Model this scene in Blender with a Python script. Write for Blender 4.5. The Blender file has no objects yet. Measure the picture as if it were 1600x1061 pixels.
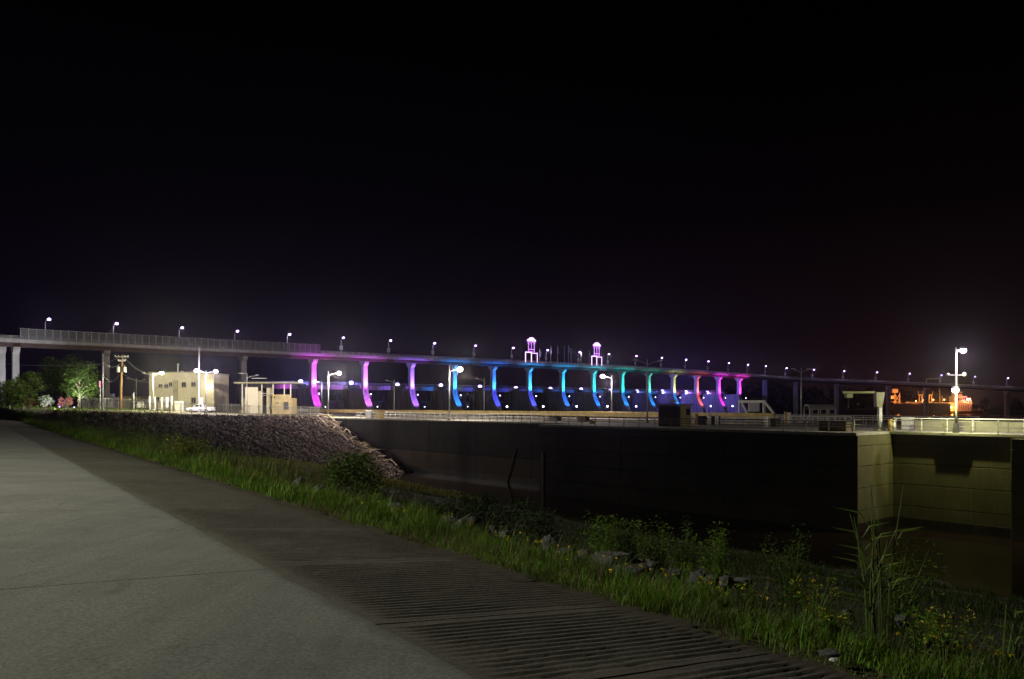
import bpy, math, random
import numpy as np
from mathutils import Vector, Matrix
R = math.radians
random.seed(7); rng = np.random.default_rng(7)
scn = bpy.context.scene
C = scn.collection

HAZE = 0.00008
# ------------------------------------------------------------------ camera
F = 1218.0; HY = 633.0; EYE = 1.6
cam = bpy.data.cameras.new('camera'); camo = bpy.data.objects.new('camera', cam); C.objects.link(camo)
camo.location = (0, 0, EYE); camo.rotation_euler = (R(90), 0, 0)
cam.sensor_width = 36; cam.lens = F/1600*36; cam.shift_y = (HY-530.5)/1600
cam.clip_start = 0.1; cam.clip_end = 6000
scn.camera = camo

# ------------------------------------------------------------------ night sky
w = bpy.data.worlds.new('World'); scn.world = w; w.use_nodes = True
nt = w.node_tree; nt.nodes.clear()
def N(t, typ, **kw):
    n = t.nodes.new(typ)
    for k, v in kw.items(): setattr(n, k, v)
    return n
out = N(nt, 'ShaderNodeOutputWorld'); bg = N(nt, 'ShaderNodeBackground'); bg2 = N(nt, 'ShaderNodeBackground'); add = N(nt, 'ShaderNodeAddShader')
sky = N(nt, 'ShaderNodeTexSky', sky_type='NISHITA'); sky.sun_disc = False
sky.sun_elevation = R(-9); sky.sun_rotation = R(75)
bg.inputs[1].default_value = 0.05
nt.links.new(sky.outputs[0], bg.inputs[0])
tc = N(nt, 'ShaderNodeTexCoord'); sep = N(nt, 'ShaderNodeSeparateXYZ'); nt.links.new(tc.outputs['Generated'], sep.inputs[0])
def ramp(t, src, stops):
    r = N(t, 'ShaderNodeValToRGB'); e = r.color_ramp.elements
    while len(e) < len(stops): e.new(0.5)
    for el, (p, c) in zip(e, stops): el.position = p; el.color = (*c, 1)
    t.links.new(src, r.inputs[0]); return r.outputs[0]
cA = ramp(nt, sep.outputs[2], [(0, (.0032, .0017, .0074)), (.10, (.0022, .0011, .0044)), (.24, (.0009, .0005, .0016)), (.42, (.0002, .0001, .0004))])
cB = ramp(nt, sep.outputs[2], [(0, (.0085, .0036, .0034)), (.10, (.0048, .0020, .0024)), (.24, (.0013, .0006, .0009)), (.42, (.0002, .0001, .0002))])
mr = N(nt, 'ShaderNodeMapRange'); mr.inputs[1].default_value = -.15; mr.inputs[2].default_value = .45
nt.links.new(sep.outputs[0], mr.inputs[0])
mx = N(nt, 'ShaderNodeMixRGB'); nt.links.new(mr.outputs[0], mx.inputs[0]); nt.links.new(cA, mx.inputs[1]); nt.links.new(cB, mx.inputs[2])
nt.links.new(mx.outputs[0], bg2.inputs[0]); bg2.inputs[1].default_value = 1.0
nt.links.new(bg.outputs[0], add.inputs[0]); nt.links.new(bg2.outputs[0], add.inputs[1]); nt.links.new(add.outputs[0], out.inputs[0])

# the one sun, turned down to faint moonlight
sl = bpy.data.lights.new('moon', 'SUN'); sl.energy = 0.012; sl.angle = R(0.5); sl.color = (1, .95, .86)
so = bpy.data.objects.new('moon', sl); C.objects.link(so); so.rotation_euler = Vector((.25, -.62, -.74)).to_track_quat('-Z', 'Y').to_euler()

v = scn.view_settings; v.view_transform = 'Standard'; v.look = 'None'; v.exposure = 0; v.gamma = 1; v.use_curve_mapping = False
cy = scn.cycles
cy.use_denoising = True
cy.max_bounces = 5; cy.diffuse_bounces = 2; cy.glossy_bounces = 3; cy.transmission_bounces = 3; cy.transparent_max_bounces = 12; cy.volume_bounces = 0
cy.sample_clamp_indirect = 1.5; cy.caustics_reflective = False; cy.caustics_refractive = False

# ------------------------------------------------------------------ frames of reference
Dv = np.array([.7510, .6603]); Lv = np.array([.6603, -.7510])     # along the dam / along the lock (downstream)
def pt(px, py, Y): return np.array([(px-800)/F*Y, Y, EYE-(py-HY)/F*Y])
def PQ(p, q, z=0.): a = p*Lv+q*Dv; return np.array([a[0], a[1], z])
def rayq(px, q):                                                  # point of the line q = const seen at column px
    r = (px-800)/F; Y = q/(Dv[0]*r+Dv[1]); return np.array([r*Y, Y])
def p_of(px, q): a = rayq(px, q); return float(a@Lv)
AL = math.atan2(Lv[1], Lv[0]); AD = math.atan2(Dv[1], Dv[0])
ZD = -1.1; ZW = -10.8
RN = 1.2207; RU = np.array([-.5735, .8192]); RP = np.array([.8192, .5735])      # road: along / across (towards the water)
def d_of(X, Y): return (X+.7*Y-2.95)/RN - 2.5
def RD(s, c, z=0.):                                               # c: metres right of the concrete edge
    a = RU*s+RP*(c+2.95/RN); return np.array([a[0], a[1], z])

# ------------------------------------------------------------------ materials
def principled(name):
    m = bpy.data.materials.new(name); m.use_nodes = True
    t = m.node_tree; return m, t, t.nodes['Principled BSDF']
def mat(name, col, rough=.75, var=.25, scale=2.0, bump=0., metal=0., col2=None, island=0., stretch=None, spec=.3, detail=5):
    m, t, b = principled(name)
    b.inputs['Roughness'].default_value = rough; b.inputs['Metallic'].default_value = metal
    b.inputs['Specular IOR Level'].default_value = spec
    co = N(t, 'ShaderNodeTexCoord'); nz = N(t, 'ShaderNodeTexNoise')
    nz.inputs['Scale'].default_value = scale; nz.inputs['Detail'].default_value = detail; nz.inputs['Roughness'].default_value = .62
    src = co.outputs['Object']
    if stretch:
        mp = N(t, 'ShaderNodeMapping'); mp.inputs['Scale'].default_value = stretch; t.links.new(src, mp.inputs[0]); src = mp.outputs[0]
    t.links.new(src, nz.inputs['Vector'])
    c2 = col2 or tuple(c*(1-var*1.6) for c in col); c1 = tuple(min(1, c*(1+var)) for c in col)
    cc = ramp(t, nz.outputs['Fac'], [(.32, c2), (.68, c1)])
    if island:
        g = N(t, 'ShaderNodeNewGeometry'); hs = N(t, 'ShaderNodeHueSaturation')
        m1 = N(t, 'ShaderNodeMapRange'); m1.inputs[3].default_value = 1-island; m1.inputs[4].default_value = 1+island
        m2 = N(t, 'ShaderNodeMapRange'); m2.inputs[3].default_value = .5-.045*island; m2.inputs[4].default_value = .5+.03*island
        t.links.new(g.outputs['Random Per Island'], m1.inputs[0]); t.links.new(g.outputs['Random Per Island'], m2.inputs[0])
        t.links.new(m1.outputs[0], hs.inputs['Value']); t.links.new(m2.outputs[0], hs.inputs['Hue']); t.links.new(cc, hs.inputs['Color']); cc = hs.outputs[0]
    t.links.new(cc, b.inputs['Base Color'])
    if bump:
        bp = N(t, 'ShaderNodeBump'); bp.inputs['Strength'].default_value = bump; bp.inputs['Distance'].default_value = .05
        n2 = N(t, 'ShaderNodeTexNoise'); n2.inputs['Scale'].default_value = scale*6; n2.inputs['Detail'].default_value = 6
        t.links.new(src, n2.inputs['Vector']); t.links.new(n2.outputs['Fac'], bp.inputs['Height']); t.links.new(bp.outputs[0], b.inputs['Normal'])
    return m
def emit(name, col, st):
    m = bpy.data.materials.new(name); m.use_nodes = True; t = m.node_tree; t.nodes.clear()
    o = N(t, 'ShaderNodeOutputMaterial'); e = N(t, 'ShaderNodeEmission'); e.inputs[0].default_value = (*col, 1); e.inputs[1].default_value = st
    t.links.new(e.outputs[0], o.inputs[0]); m.cycles.emission_sampling = 'NONE'; return m
def leafmat(name, col, var=.35, island=.45, trans=.35):
    m = mat(name, col, .6, var, .7, island=island, spec=.25)
    t = m.node_tree; b = t.nodes['Principled BSDF']; o = [n for n in t.nodes if n.type == 'OUTPUT_MATERIAL'][0]
    tr = N(t, 'ShaderNodeBsdfTranslucent'); ms = N(t, 'ShaderNodeMixShader'); ms.inputs[0].default_value = trans
    src = b.inputs['Base Color'].links[0].from_socket
    t.links.new(src, tr.inputs[0]); t.links.new(b.outputs[0], ms.inputs[1]); t.links.new(tr.outputs[0], ms.inputs[2]); t.links.new(ms.outputs[0], o.inputs[0])
    return m
def meshmat(name, col, alpha):
    m = mat(name, col, .6, .1, 3.); t = m.node_tree; b = t.nodes['Principled BSDF']; o = [n for n in t.nodes if n.type == 'OUTPUT_MATERIAL'][0]
    tr = N(t, 'ShaderNodeBsdfTransparent'); ms = N(t, 'ShaderNodeMixShader'); ms.inputs[0].default_value = alpha
    t.links.new(tr.outputs[0], ms.inputs[1]); t.links.new(b.outputs[0], ms.inputs[2]); t.links.new(ms.outputs[0], o.inputs[0]); return m
def streaked(name, base, dark, pale):
    # concrete with rain streaks running down and a wet dark foot
    m, t, b = principled(name); b.inputs['Roughness'].default_value = .85; b.inputs['Specular IOR Level'].default_value = .2
    co = N(t, 'ShaderNodeTexCoord')
    def nz(scale, st):
        mp = N(t, 'ShaderNodeMapping'); mp.inputs['Scale'].default_value = st; t.links.new(co.outputs['Object'], mp.inputs[0])
        n = N(t, 'ShaderNodeTexNoise'); n.inputs['Scale'].default_value = scale; n.inputs['Detail'].default_value = 6; n.inputs['Roughness'].default_value = .65
        t.links.new(mp.outputs[0], n.inputs['Vector']); return n.outputs['Fac']
    c = ramp(t, nz(.35, (1, 1, 1)), [(.3, dark), (.7, base)])
    st = ramp(t, nz(1.6, (1, 1, .09)), [(.5, (0, 0, 0)), (.72, (.75, .75, .75))])
    m1 = N(t, 'ShaderNodeMixRGB', blend_type='MIX'); t.links.new(st, m1.inputs[0]); t.links.new(c, m1.inputs[1]); m1.inputs[2].default_value = (*dark, 1)
    s2 = ramp(t, nz(2.3, (1, 1, .05)), [(.63, (0, 0, 0)), (.74, (.8, .8, .8))])
    m2 = N(t, 'ShaderNodeMixRGB', blend_type='MIX'); t.links.new(s2, m2.inputs[0]); t.links.new(m1.outputs[0], m2.inputs[1]); m2.inputs[2].default_value = (*pale, 1)
    t.links.new(m2.outputs[0], b.inputs['Base Color'])
    bp = N(t, 'ShaderNodeBump'); bp.inputs['Strength'].default_value = .35; bp.inputs['Distance'].default_value = .05
    t.links.new(nz(6, (1, 1, 1)), bp.inputs['Height']); t.links.new(bp.outputs[0], b.inputs['Normal'])
    return m

def pavement(name, base, dirt, edge, soft, sgn):
    # weathered concrete: grain, brushed streaks, stains, cracks and a ragged dirt margin along the shoulder joint
    m, t, b = principled(name); b.inputs['Roughness'].default_value = .92; b.inputs['Specular IOR Level'].default_value = .2
    co = N(t, 'ShaderNodeTexCoord').outputs['Object']
    def nz(sc, det=6, rough=.6, st=None, rot=0.):
        src = co
        if st:
            mp = N(t, 'ShaderNodeMapping'); mp.inputs['Scale'].default_value = st; mp.inputs['Rotation'].default_value = (0, 0, rot); t.links.new(co, mp.inputs[0]); src = mp.outputs[0]
        n = N(t, 'ShaderNodeTexNoise'); n.inputs['Scale'].default_value = sc; n.inputs['Detail'].default_value = det; n.inputs['Roughness'].default_value = rough; t.links.new(src, n.inputs['Vector']); return n.outputs['Fac']
    def mix(f, a, c, bt='MIX'):
        x = N(t, 'ShaderNodeMixRGB', blend_type=bt); 
        if hasattr(f, 'links'): t.links.new(f, x.inputs[0])
        else: x.inputs[0].default_value = f
        t.links.new(a, x.inputs[1])
        if isinstance(c, tuple): x.inputs[2].default_value = (*c, 1)
        else: t.links.new(c, x.inputs[2])
        return x.outputs[0]
    k = lambda f: tuple(q*f for q in base)
    c = ramp(t, nz(.45, 9, .65), [(.3, k(.74)), (.5, k(1.)), (.72, k(1.16))])
    c = mix(.55, c, ramp(t, nz(38, 4, .7), [(.32, (.3, .3, .3)), (.68, (1.6, 1.6, 1.6))]), 'MULTIPLY')
    c = mix(.5, c, ramp(t, nz(5, 6, .65, (1, .08, 1), 0.611), [(.3, (.75, .75, .75)), (.7, (1.2, 1.2, 1.2))]), 'MULTIPLY')
    c = mix(ramp(t, nz(1.3, 8, .7), [(.60, (0, 0, 0)), (.70, (.5, .5, .5))]), c, dirt)
    vo = N(t, 'ShaderNodeTexVoronoi', feature='DISTANCE_TO_EDGE'); vo.inputs['Scale'].default_value = .30
    mp = N(t, 'ShaderNodeVectorMath', operation='ADD'); sc_ = N(t, 'ShaderNodeTexNoise'); sc_.inputs['Scale'].default_value = 1.5; sc_.inputs['Detail'].default_value = 8; t.links.new(co, sc_.inputs['Vector']); t.links.new(co, mp.inputs[0]); t.links.new(sc_.outputs['Color'], mp.inputs[1]); t.links.new(mp.outputs[0], vo.inputs['Vector'])
    ck = ramp(t, vo.outputs['Distance'], [(.0, (.55, .55, .55)), (.0045, (0, 0, 0))]); gate_ = ramp(t, nz(.22, 3), [(.53, (0, 0, 0)), (.6, (1, 1, 1))])
    c = mix(mix(1., ck, gate_, 'MULTIPLY'), c, tuple(q*.45 for q in dirt))
    dp = N(t, 'ShaderNodeVectorMath', operation='DOT_PRODUCT'); dp.inputs[1].default_value = (RPX*sgn, RPY*sgn, 0); t.links.new(co, dp.inputs[0])
    ad = N(t, 'ShaderNodeMath', operation='MULTIPLY_ADD'); t.links.new(nz(.9, 8, .7), ad.inputs[0]); ad.inputs[1].default_value = soft*2.2; t.links.new(dp.outputs['Value'], ad.inputs[2])
    mr_ = N(t, 'ShaderNodeMapRange', interpolation_type='SMOOTHSTEP'); mr_.inputs[1].default_value = edge+soft*1.1-soft*.35; mr_.inputs[2].default_value = edge+soft*1.1+soft*.5; mr_.inputs[4].default_value = .85; t.links.new(ad.outputs[0], mr_.inputs[0])
    c = mix(mr_.outputs[0], c, dirt)
    t.links.new(c, b.inputs['Base Color'])
    bp = N(t, 'ShaderNodeBump'); bp.inputs['Strength'].default_value = .35; bp.inputs['Distance'].default_value = .012; t.links.new(nz(55, 5, .7), bp.inputs['Height']); t.links.new(bp.outputs[0], b.inputs['Normal'])
    return m
RPX, RPY = .8192, .5735
M = dict(
    concrete=pavement('pavement concrete', (.172, .174, .152), (.080, .076, .060), 2.417-.05, .30, 1),
    rib=pavement('ribbed concrete', (.092, .086, .066), (.055, .047, .034), 2.417+2.25, .3, 1),
    wet=mat('wet tide-stained concrete', (.035, .028, .018), .45, .4, 1.2, stretch=(1, 1, .4)),
    groove=mat('packed black grit', (.030, .027, .022), .95, .3, 6.),
    ground=mat('soil and short turf', (.050, .056, .020), .95, .5, 1.3, bump=.8, col2=(.04, .032, .018)),
    lawn=mat('lawn and gravel yard', (.13, .125, .06), .95, .3, .35, bump=.4, col2=(.16, .13, .10)),
    gravel=mat('bank gravel', (.06, .05, .046), .95, .5, 1.8, bump=1.),
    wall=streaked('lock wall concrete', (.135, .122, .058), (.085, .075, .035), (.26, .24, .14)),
    wallshade=streaked('shade-painted lock wall concrete', (.045, .040, .032), (.02, .018, .016), (.07, .06, .05)),  # dark copy of the lock wall concrete, its shade put into the colour
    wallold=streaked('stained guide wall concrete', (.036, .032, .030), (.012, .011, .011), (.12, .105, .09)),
    wallfoot=streaked('brown wall foot concrete', (.085, .060, .044), (.05, .035, .026), (.11, .08, .056)),  # lower lift, browner and paler than the lift above
    deck=mat('deck concrete', (.33, .31, .26), .85, .2, .6, bump=.2),
    parapet=mat('pale parapet concrete', (.27, .26, .18), .8, .15, 1.),
    yellow=mat('yellow painted steel', (.55, .40, .13), .6, .2, 1.),
    bridgec=mat('bridge concrete', (.42, .40, .37), .8, .15, .6, stretch=(1, 1, .25)),
    girder=mat('weathering steel girder', (.09, .055, .05), .7, .2, 1.),
    dampier=mat('dam pier concrete', (.21, .20, .19), .85, .35, .8, stretch=(1, 1, .15)),
    gate=mat('painted gate steel', (.13, .13, .14), .6, .2, 1.),
    galv=mat('galvanised steel', (.42, .42, .42), .45, .15, 3., metal=.3),
    rail=mat('pale rail paint', (.64, .63, .60), .5, .15, 3.),
    darkrail=mat('weathered rail', (.22, .20, .17), .6, .2, 3.),
    darkmet=mat('dark metal', (.06, .06, .065), .5, .2, 3.),
    white=mat('white paint', (.72, .72, .70), .45, .06, 3.),
    rubber=mat('rubber', (.025, .025, .025), .8, .1, 3.),
    glass=mat('dark glass', (.02, .025, .035), .08, .1, 1., spec=.6),
    brick=mat('cream building wall', (.47, .43, .31), .85, .1, 1.5, bump=.25),
    panel=mat('white corrugated panel', (.62, .57, .48), .6, .12, 1., stretch=(6, 6, .3)),
    block=mat('buff block', (.42, .34, .19), .85, .15, 1.2, bump=.2),
    brown=mat('brown metal siding', (.12, .085, .05), .6, .2, 2.),
    tan=mat('tan booth siding', (.30, .24, .14), .7, .15, 2.),
    wood=mat('timber pole', (.25, .14, .06), .85, .35, 4., stretch=(1, 1, .1)),
    bark=mat('bark', (.10, .08, .06), .9, .35, 4., stretch=(1, 1, .3), bump=.6),
    palebark=mat('pale bark', (.30, .27, .22), .9, .25, 4., stretch=(1, 1, .3)),
    rock=mat('boulder stone', (.088, .087, .087), .9, .3, 2.2, bump=.7),
    riprap=mat('riprap stone', (.145, .108, .092), .92, .35, 1.5, island=.6),
    drift=mat('bleached driftwood', (.62, .50, .36), .85, .25, 5., stretch=(1, 1, .2)),
    grass=leafmat('grass blades', (.118, .215, .016), island=.6),
    grass2=leafmat('shore grass', (.045, .070, .014), island=.5),
    grass2b=leafmat('tall bank grass', (.11, .16, .025), island=.5),
    olive=leafmat('olive hollow weeds', (.27, .26, .045), island=.5),
    dead=leafmat('dry grass', (.16, .125, .065), island=.4),
    weed=leafmat('yellow green weed', (.12, .135, .012), island=.4),
    leaf=leafmat('bush leaf', (.075, .125, .018), island=.5),
    leafd=leafmat('dark leaf', (.03, .05, .014), island=.4),
    leafb=leafmat('bright tree leaf', (.085, .14, .03), island=.45),
    reed=leafmat('reed leaf', (.15, .23, .045), island=.3),
    petal=leafmat('yellow petal', (.80, .60, .02), island=.3),
    whitep=leafmat('white blossom', (.7, .7, .62), island=.2),
    pinkp=leafmat('pink blossom', (.62, .17, .22), island=.35),
    redl=leafmat('russet leaf', (.22, .09, .04), island=.4),
    chain=meshmat('chain link', (.30, .30, .30), .11),
    bmesh=meshmat('bridge screen mesh', (.24, .24, .24), .42),
    banner=mat('banner cloth', (.55, .55, .58), .7, .1, 2.),
    hull=mat('boat hull paint', (.045, .04, .04), .6, .3, .5),
    boat=mat('boat house paint', (.60, .52, .42), .6, .15, .6),
    flag=mat('flag cloth', (.4, .4, .5), .8, .3, 2.),
    lampw=emit('warm lamp', (1, .88, .80), 26), lampv=emit('violet white lamp', (.86, .62, 1), 14), lampd=emit('violet deck lamp', (.62, .38, 1), 9), lampb=emit('blue white lamp', (.42, .34, 1), 7),
    lampg=emit('green white lamp', (.93, 1, .78), 26), orange=emit('sodium lamp', (1, .42, .10), 18), tube=emit('violet tube', (.66, .25, 1), 1.5), tubew=emit('white violet tube', (.84, .56, 1), 2.2),
    winlit=emit('lit doorway', (1, .97, .92), 2.2), dotc=emit('floodlight lens', (.75, .72, 1), 12),
    redlamp=emit('red pink lamp', (1, .25, .35), 14), pinkglow=emit('pink self-lit reflector', (1, .35, .45), 1.2))

# ------------------------------------------------------------------ mesh helpers
class MB:
    def __init__(s): s.v = []; s.f = []; s.m = []
    def add(s, vs, fs, mi=0):
        k = len(s.v); s.v += [tuple(map(float, a)) for a in vs]; s.f += [tuple(i+k for i in q) for q in fs]; s.m += [mi]*len(fs); return s
    def box(s, c, size, rz=0., mi=0, taper=1.):
        hx, hy, hz = [a/2 for a in size]; cs, sn = math.cos(rz), math.sin(rz); vs = []
        for z in (-hz, hz):
            k = taper if z > 0 else 1
            for x, y in ((-hx, -hy), (hx, -hy), (hx, hy), (-hx, hy)):
                vs.append((c[0]+(x*cs-y*sn)*k, c[1]+(x*sn+y*cs)*k, c[2]+z))
        return s.add(vs, [(3, 2, 1, 0), (4, 5, 6, 7), (0, 1, 5, 4), (1, 2, 6, 5), (2, 3, 7, 6), (3, 0, 4, 7)], mi)
    def bev(s, c, size, b=.03, rz=0., mi=0):     # box with chamfered edges
        hx, hy, hz = [a/2 for a in size]; cs, sn = math.cos(rz), math.sin(rz); vs = []
        for z, k in ((-hz, b), (-hz+b, 0), (hz-b, 0), (hz, b)):
            X, Y = hx-k, hy-k
            for x, y in ((-X+b, -Y), (X-b, -Y), (X, -Y+b), (X, Y-b), (X-b, Y), (-X+b, Y), (-X, Y-b), (-X, -Y+b)):
                vs.append((c[0]+x*cs-y*sn, c[1]+x*sn+y*cs, c[2]+z))
        fs = [tuple(range(7, -1, -1)), tuple(range(24, 32))]
        for r in range(3):
            for i in range(8): a = r*8+i; n = r*8+(i+1) % 8; fs.append((a, n, n+8, a+8))
        return s.add(vs, fs, mi)
    def tube(s, pts, rad, n=6, mi=0, cap=True):
        pts = [Vector(p) for p in pts]; k = len(s.v); rr = rad if hasattr(rad, '__len__') else [rad]*len(pts); vs = []; fs = []
        for i, p in enumerate(pts):
            t = (pts[min(i+1, len(pts)-1)]-pts[max(i-1, 0)]).normalized()
            a = Vector((0, 0, 1)) if abs(t.z) < .9 else Vector((1, 0, 0))
            u = t.cross(a).normalized(); w2 = t.cross(u)
            for j in range(n):
                an = 2*math.pi*j/n+math.pi/4; vs.append(p+(u*math.cos(an)+w2*math.sin(an))*rr[i])
        for i in range(len(pts)-1):
            for j in range(n):
                a = i*n+j; b = i*n+(j+1) % n; fs.append((a, b, b+n, a+n))
        if cap: fs += [tuple(range(n-1, -1, -1)), tuple(range((len(pts)-1)*n, len(pts)*n))]
        return s.add(vs, fs, mi)
    def ball(s, c, r, sz=(1, 1, 1), nu=8, nv=6, mi=0, jit=0.):
        vs = [(c[0], c[1], c[2]-r*sz[2])]; fs = []
        for i in range(1, nv):
            ph = -math.pi/2+math.pi*i/nv
            for j in range(nu):
                th = 2*math.pi*j/nu; k = 1+random.uniform(-jit, jit)
                vs.append((c[0]+r*sz[0]*math.cos(ph)*math.cos(th)*k, c[1]+r*sz[1]*math.cos(ph)*math.sin(th)*k, c[2]+r*sz[2]*math.sin(ph)*k))
        vs.append((c[0], c[1], c[2]+r*sz[2])); T = len(vs)-1
        for j in range(nu): fs.append((0, 1+(j+1) % nu, 1+j)); fs.append((T, T-nu+j, T-nu+(j+1) % nu))
        for i in range(nv-2):
            for j in range(nu):
                a = 1+i*nu+j; b = 1+i*nu+(j+1) % nu; fs.append((a, b, b+nu, a+nu))
        return s.add(vs, fs, mi)
    def prism(s, poly, ax, ay, org, ex, depth, mi=0):
        # polygon (a,b) in the plane of unit vectors ax, ay; extruded along ex by +-depth/2
        org, ax, ay, ex = [np.array(q, float) for q in (org, ax, ay, ex)]; n = len(poly)
        vs = [org+ax*a+ay*b-ex*depth/2 for a, b in poly]+[org+ax*a+ay*b+ex*depth/2 for a, b in poly]
        fs = [tuple(range(n-1, -1, -1)), tuple(range(n, 2*n))]+[(i, (i+1) % n, (i+1) % n+n, i+n) for i in range(n)]
        return s.add(vs, fs, mi)
    def build(s, name, m, parent=None, loc=None, smooth=False):
        me = bpy.data.meshes.new(name); o0 = np.array(loc if loc is not None else (0, 0, 0), float); pp_ = parent
        while pp_ is not None: o0 = o0+np.array(pp_.location); pp_ = pp_.parent      # vertices are world coordinates turned local
        me.from_pydata([tuple(np.array(a)-o0) for a in s.v], [], s.f)
        for q in (m if isinstance(m, (list, tuple)) else [m]): me.materials.append(q)
        if any(s.m): me.polygons.foreach_set('material_index', s.m)
        if smooth: me.polygons.foreach_set('use_smooth', [True]*len(me.polygons))
        me.update(); o = bpy.data.objects.new(name, me); C.objects.link(o)
        if parent is not None: o.parent = parent
        elif loc is not None: o.location = loc
        return o
def npmesh(name, V, Fc, m, parent=None, smooth=False):
    V = np.asarray(V, np.float32); Fc = np.asarray(Fc, np.int32); k = Fc.shape[1]
    me = bpy.data.meshes.new(name); me.vertices.add(len(V)); me.vertices.foreach_set('co', V.ravel())
    me.loops.add(Fc.size); me.loops.foreach_set('vertex_index', Fc.ravel()); me.polygons.add(len(Fc))
    me.polygons.foreach_set('loop_start', np.arange(0, Fc.size, k, dtype=np.int32)); me.polygons.foreach_set('loop_total', np.full(len(Fc), k, np.int32))
    for q in (m if isinstance(m, (list, tuple)) else [m]): me.materials.append(q)
    if smooth: me.polygons.foreach_set('use_smooth', np.ones(len(Fc), bool))
    me.update(calc_edges=True); o = bpy.data.objects.new(name, me); C.objects.link(o)
    if parent is not None: o.parent = parent
    return o
def tag(o, label=None, cat=None, group=None, kind=None):
    for k, x in (('label', label), ('category', cat), ('group', group), ('kind', kind)):
        if x: o[k] = x
    return o
def thing(name, label, cat, loc, group=None, rz=0.):
    o = bpy.data.objects.new(name, None); C.objects.link(o); o.location = tuple(map(float, loc)); o.rotation_euler.z = rz; o.empty_display_size = .3
    return tag(o, label, cat, group)
def child_copy(src, parent, loc=None, rz=None):
    c = src.copy(); C.objects.link(c); c.parent = parent
    if loc is not None: c.location = tuple(map(float, loc))
    if rz is not None: c.rotation_euler.z = rz
    return c
def copy_tree(o, parent=None):
    c = o.copy(); C.objects.link(c); c.parent = parent
    for ch in list(o.children): copy_tree(ch, c)
    return c
def lightat(kind, parent, loc, energy, col, size=.15, aim=None, angle=60, blend=.4, name='lamp_light'):
    l = bpy.data.lights.new(name, kind); l.energy = energy; l.color = col; l.shadow_soft_size = size
    if kind == 'SPOT': l.spot_size = R(angle); l.spot_blend = blend
    o = bpy.data.objects.new(name, l); C.objects.link(o); o.parent = parent
    lo = Vector(tuple(map(float, loc))); o.location = lo-Vector(parent.location) if parent is not None else lo
    if aim is not None: o.rotation_euler = (Vector(tuple(map(float, aim)))-lo).to_track_quat('-Z', 'Y').to_euler()
    return o
ORD = ('first second third fourth fifth sixth seventh eighth ninth tenth eleventh twelfth thirteenth fourteenth fifteenth sixteenth seventeenth eighteenth '
       'nineteenth twentieth twenty-first twenty-second twenty-third twenty-fourth twenty-fifth twenty-sixth twenty-seventh twenty-eighth twenty-ninth thirtieth').split()

# ------------------------------------------------------------------ terrain
EDGE = [(-120, 62, .8), (-62, 84, .75), (-56, 100, .55), (-52.4, 112, .15), (-51.8, 128, -.25), (-48.5, 150, -.6), (-42.5, 168, -.85), (-40.3, 175, -1.0)]
EA = np.array([e[:2] for e in EDGE]); EZ = np.array([e[2] for e in EDGE])
def yard(X, Y): return np.clip(-.95-.034*(X+41)-.010*(Y-178), -1.1, 1.1)
W1Q = 82.5; W2Q = 75.0; RQ = 83.0
PS = p_of(512, W1Q); PM = p_of(843, W2Q); PR = p_of(1338, W2Q); PE = p_of(1590, RQ); PX = p_of(1720, RQ)
def edge_dist(X, Y):
    # signed distance to the yard edge: + on the water side; and edge height there
    best = np.full(np.shape(X), 1e9); zz = np.zeros(np.shape(X))
    sg = np.ones(np.shape(X))
    for i in range(len(EA)-1):
        a, b = EA[i], EA[i+1]; ab = b-a; L2 = ab@ab
        t = np.clip(((X-a[0])*ab[0]+(Y-a[1])*ab[1])/L2, 0, 1)
        dx = X-(a[0]+t*ab[0]); dy = Y-(a[1]+t*ab[1]); dd = np.hypot(dx, dy)
        cr = ab[0]*dy-ab[1]*dx
        u = dd < best; best = np.where(u, dd, best); zz = np.where(u, EZ[i]+t*(EZ[i+1]-EZ[i]), zz); sg = np.where(u, np.where(cr < 0, 1., -1.), sg)
    return best*sg, zz
def wob(X, Y, s, seed=0.):
    return (np.sin(X*s+1.3+seed)*np.cos(Y*s*1.17+.7*seed)+.5*np.sin(X*s*2.3+Y*s*1.9+seed*2)+.3*np.sin(X*s*4.7-Y*s*3.9+seed*3))/1.8
def H(X, Y):
    X = np.asarray(X, float); Y = np.asarray(Y, float)
    d = d_of(X, Y); q = Dv[0]*X+Dv[1]*Y; p = Lv[0]*X+Lv[1]*Y
    zn = np.interp(d, [-40, -10.9, -10.5, -9.6, -1, -.05, 0, 1.0, 1.8, 2.6, 7], [.5, .3, .15, -.5, -.6, -.4, -.27, -.36, -.58, -1.0, -2.2])
    sr = RU[0]*X+RU[1]*Y; kk = np.clip((sr-50)/45, 0, 1)
    zf = kk*np.interp(q, [10, 25, 45, 55, 61, 66, 80], [-1.6, -3.7, -5.8, -8., -10.6, -11.8, -13.])+(1-kk)*np.interp(q, [10, 25, 45, 55, 59, 66, 80], [-2., -4.6, -8.4, -10.3, -11., -12., -13.])
    zA = np.where(d < 5, zn, np.minimum(zn, np.maximum(zf, zn-.25*(d-5))))
    zA = np.where(d > 5, np.where(d < 9, zn+(np.minimum(zf, zn)-zn)*(d-5)/4, np.minimum(zf, -2.)), zn)
    zA = zA+np.clip((d-.5)/4, 0, 1)*wob(X, Y, .33)*.28
    e, ez = edge_dist(X, Y)
    zB = np.where(e > 0, ez-e/2.9+wob(X, Y, .9, 2.)*.18, np.where(e > -6, ez+(yard(X, Y)-ez)*(-e/6), yard(X, Y)))
    onland = (p < PS+1.0) | (q < W1Q-.2)
    z = np.where(d > 0, np.maximum(zA, zB), zA)
    z = np.where((d > -14) & (d < -.0), zA, z)
    # behind the guide wall there is lock structure, not soil
    z = np.where((q > W1Q-.2) & (p > PS+.5), -13., z)
    z = np.where((q > 118) & (p > -245), -13., z)
    return z
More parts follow.
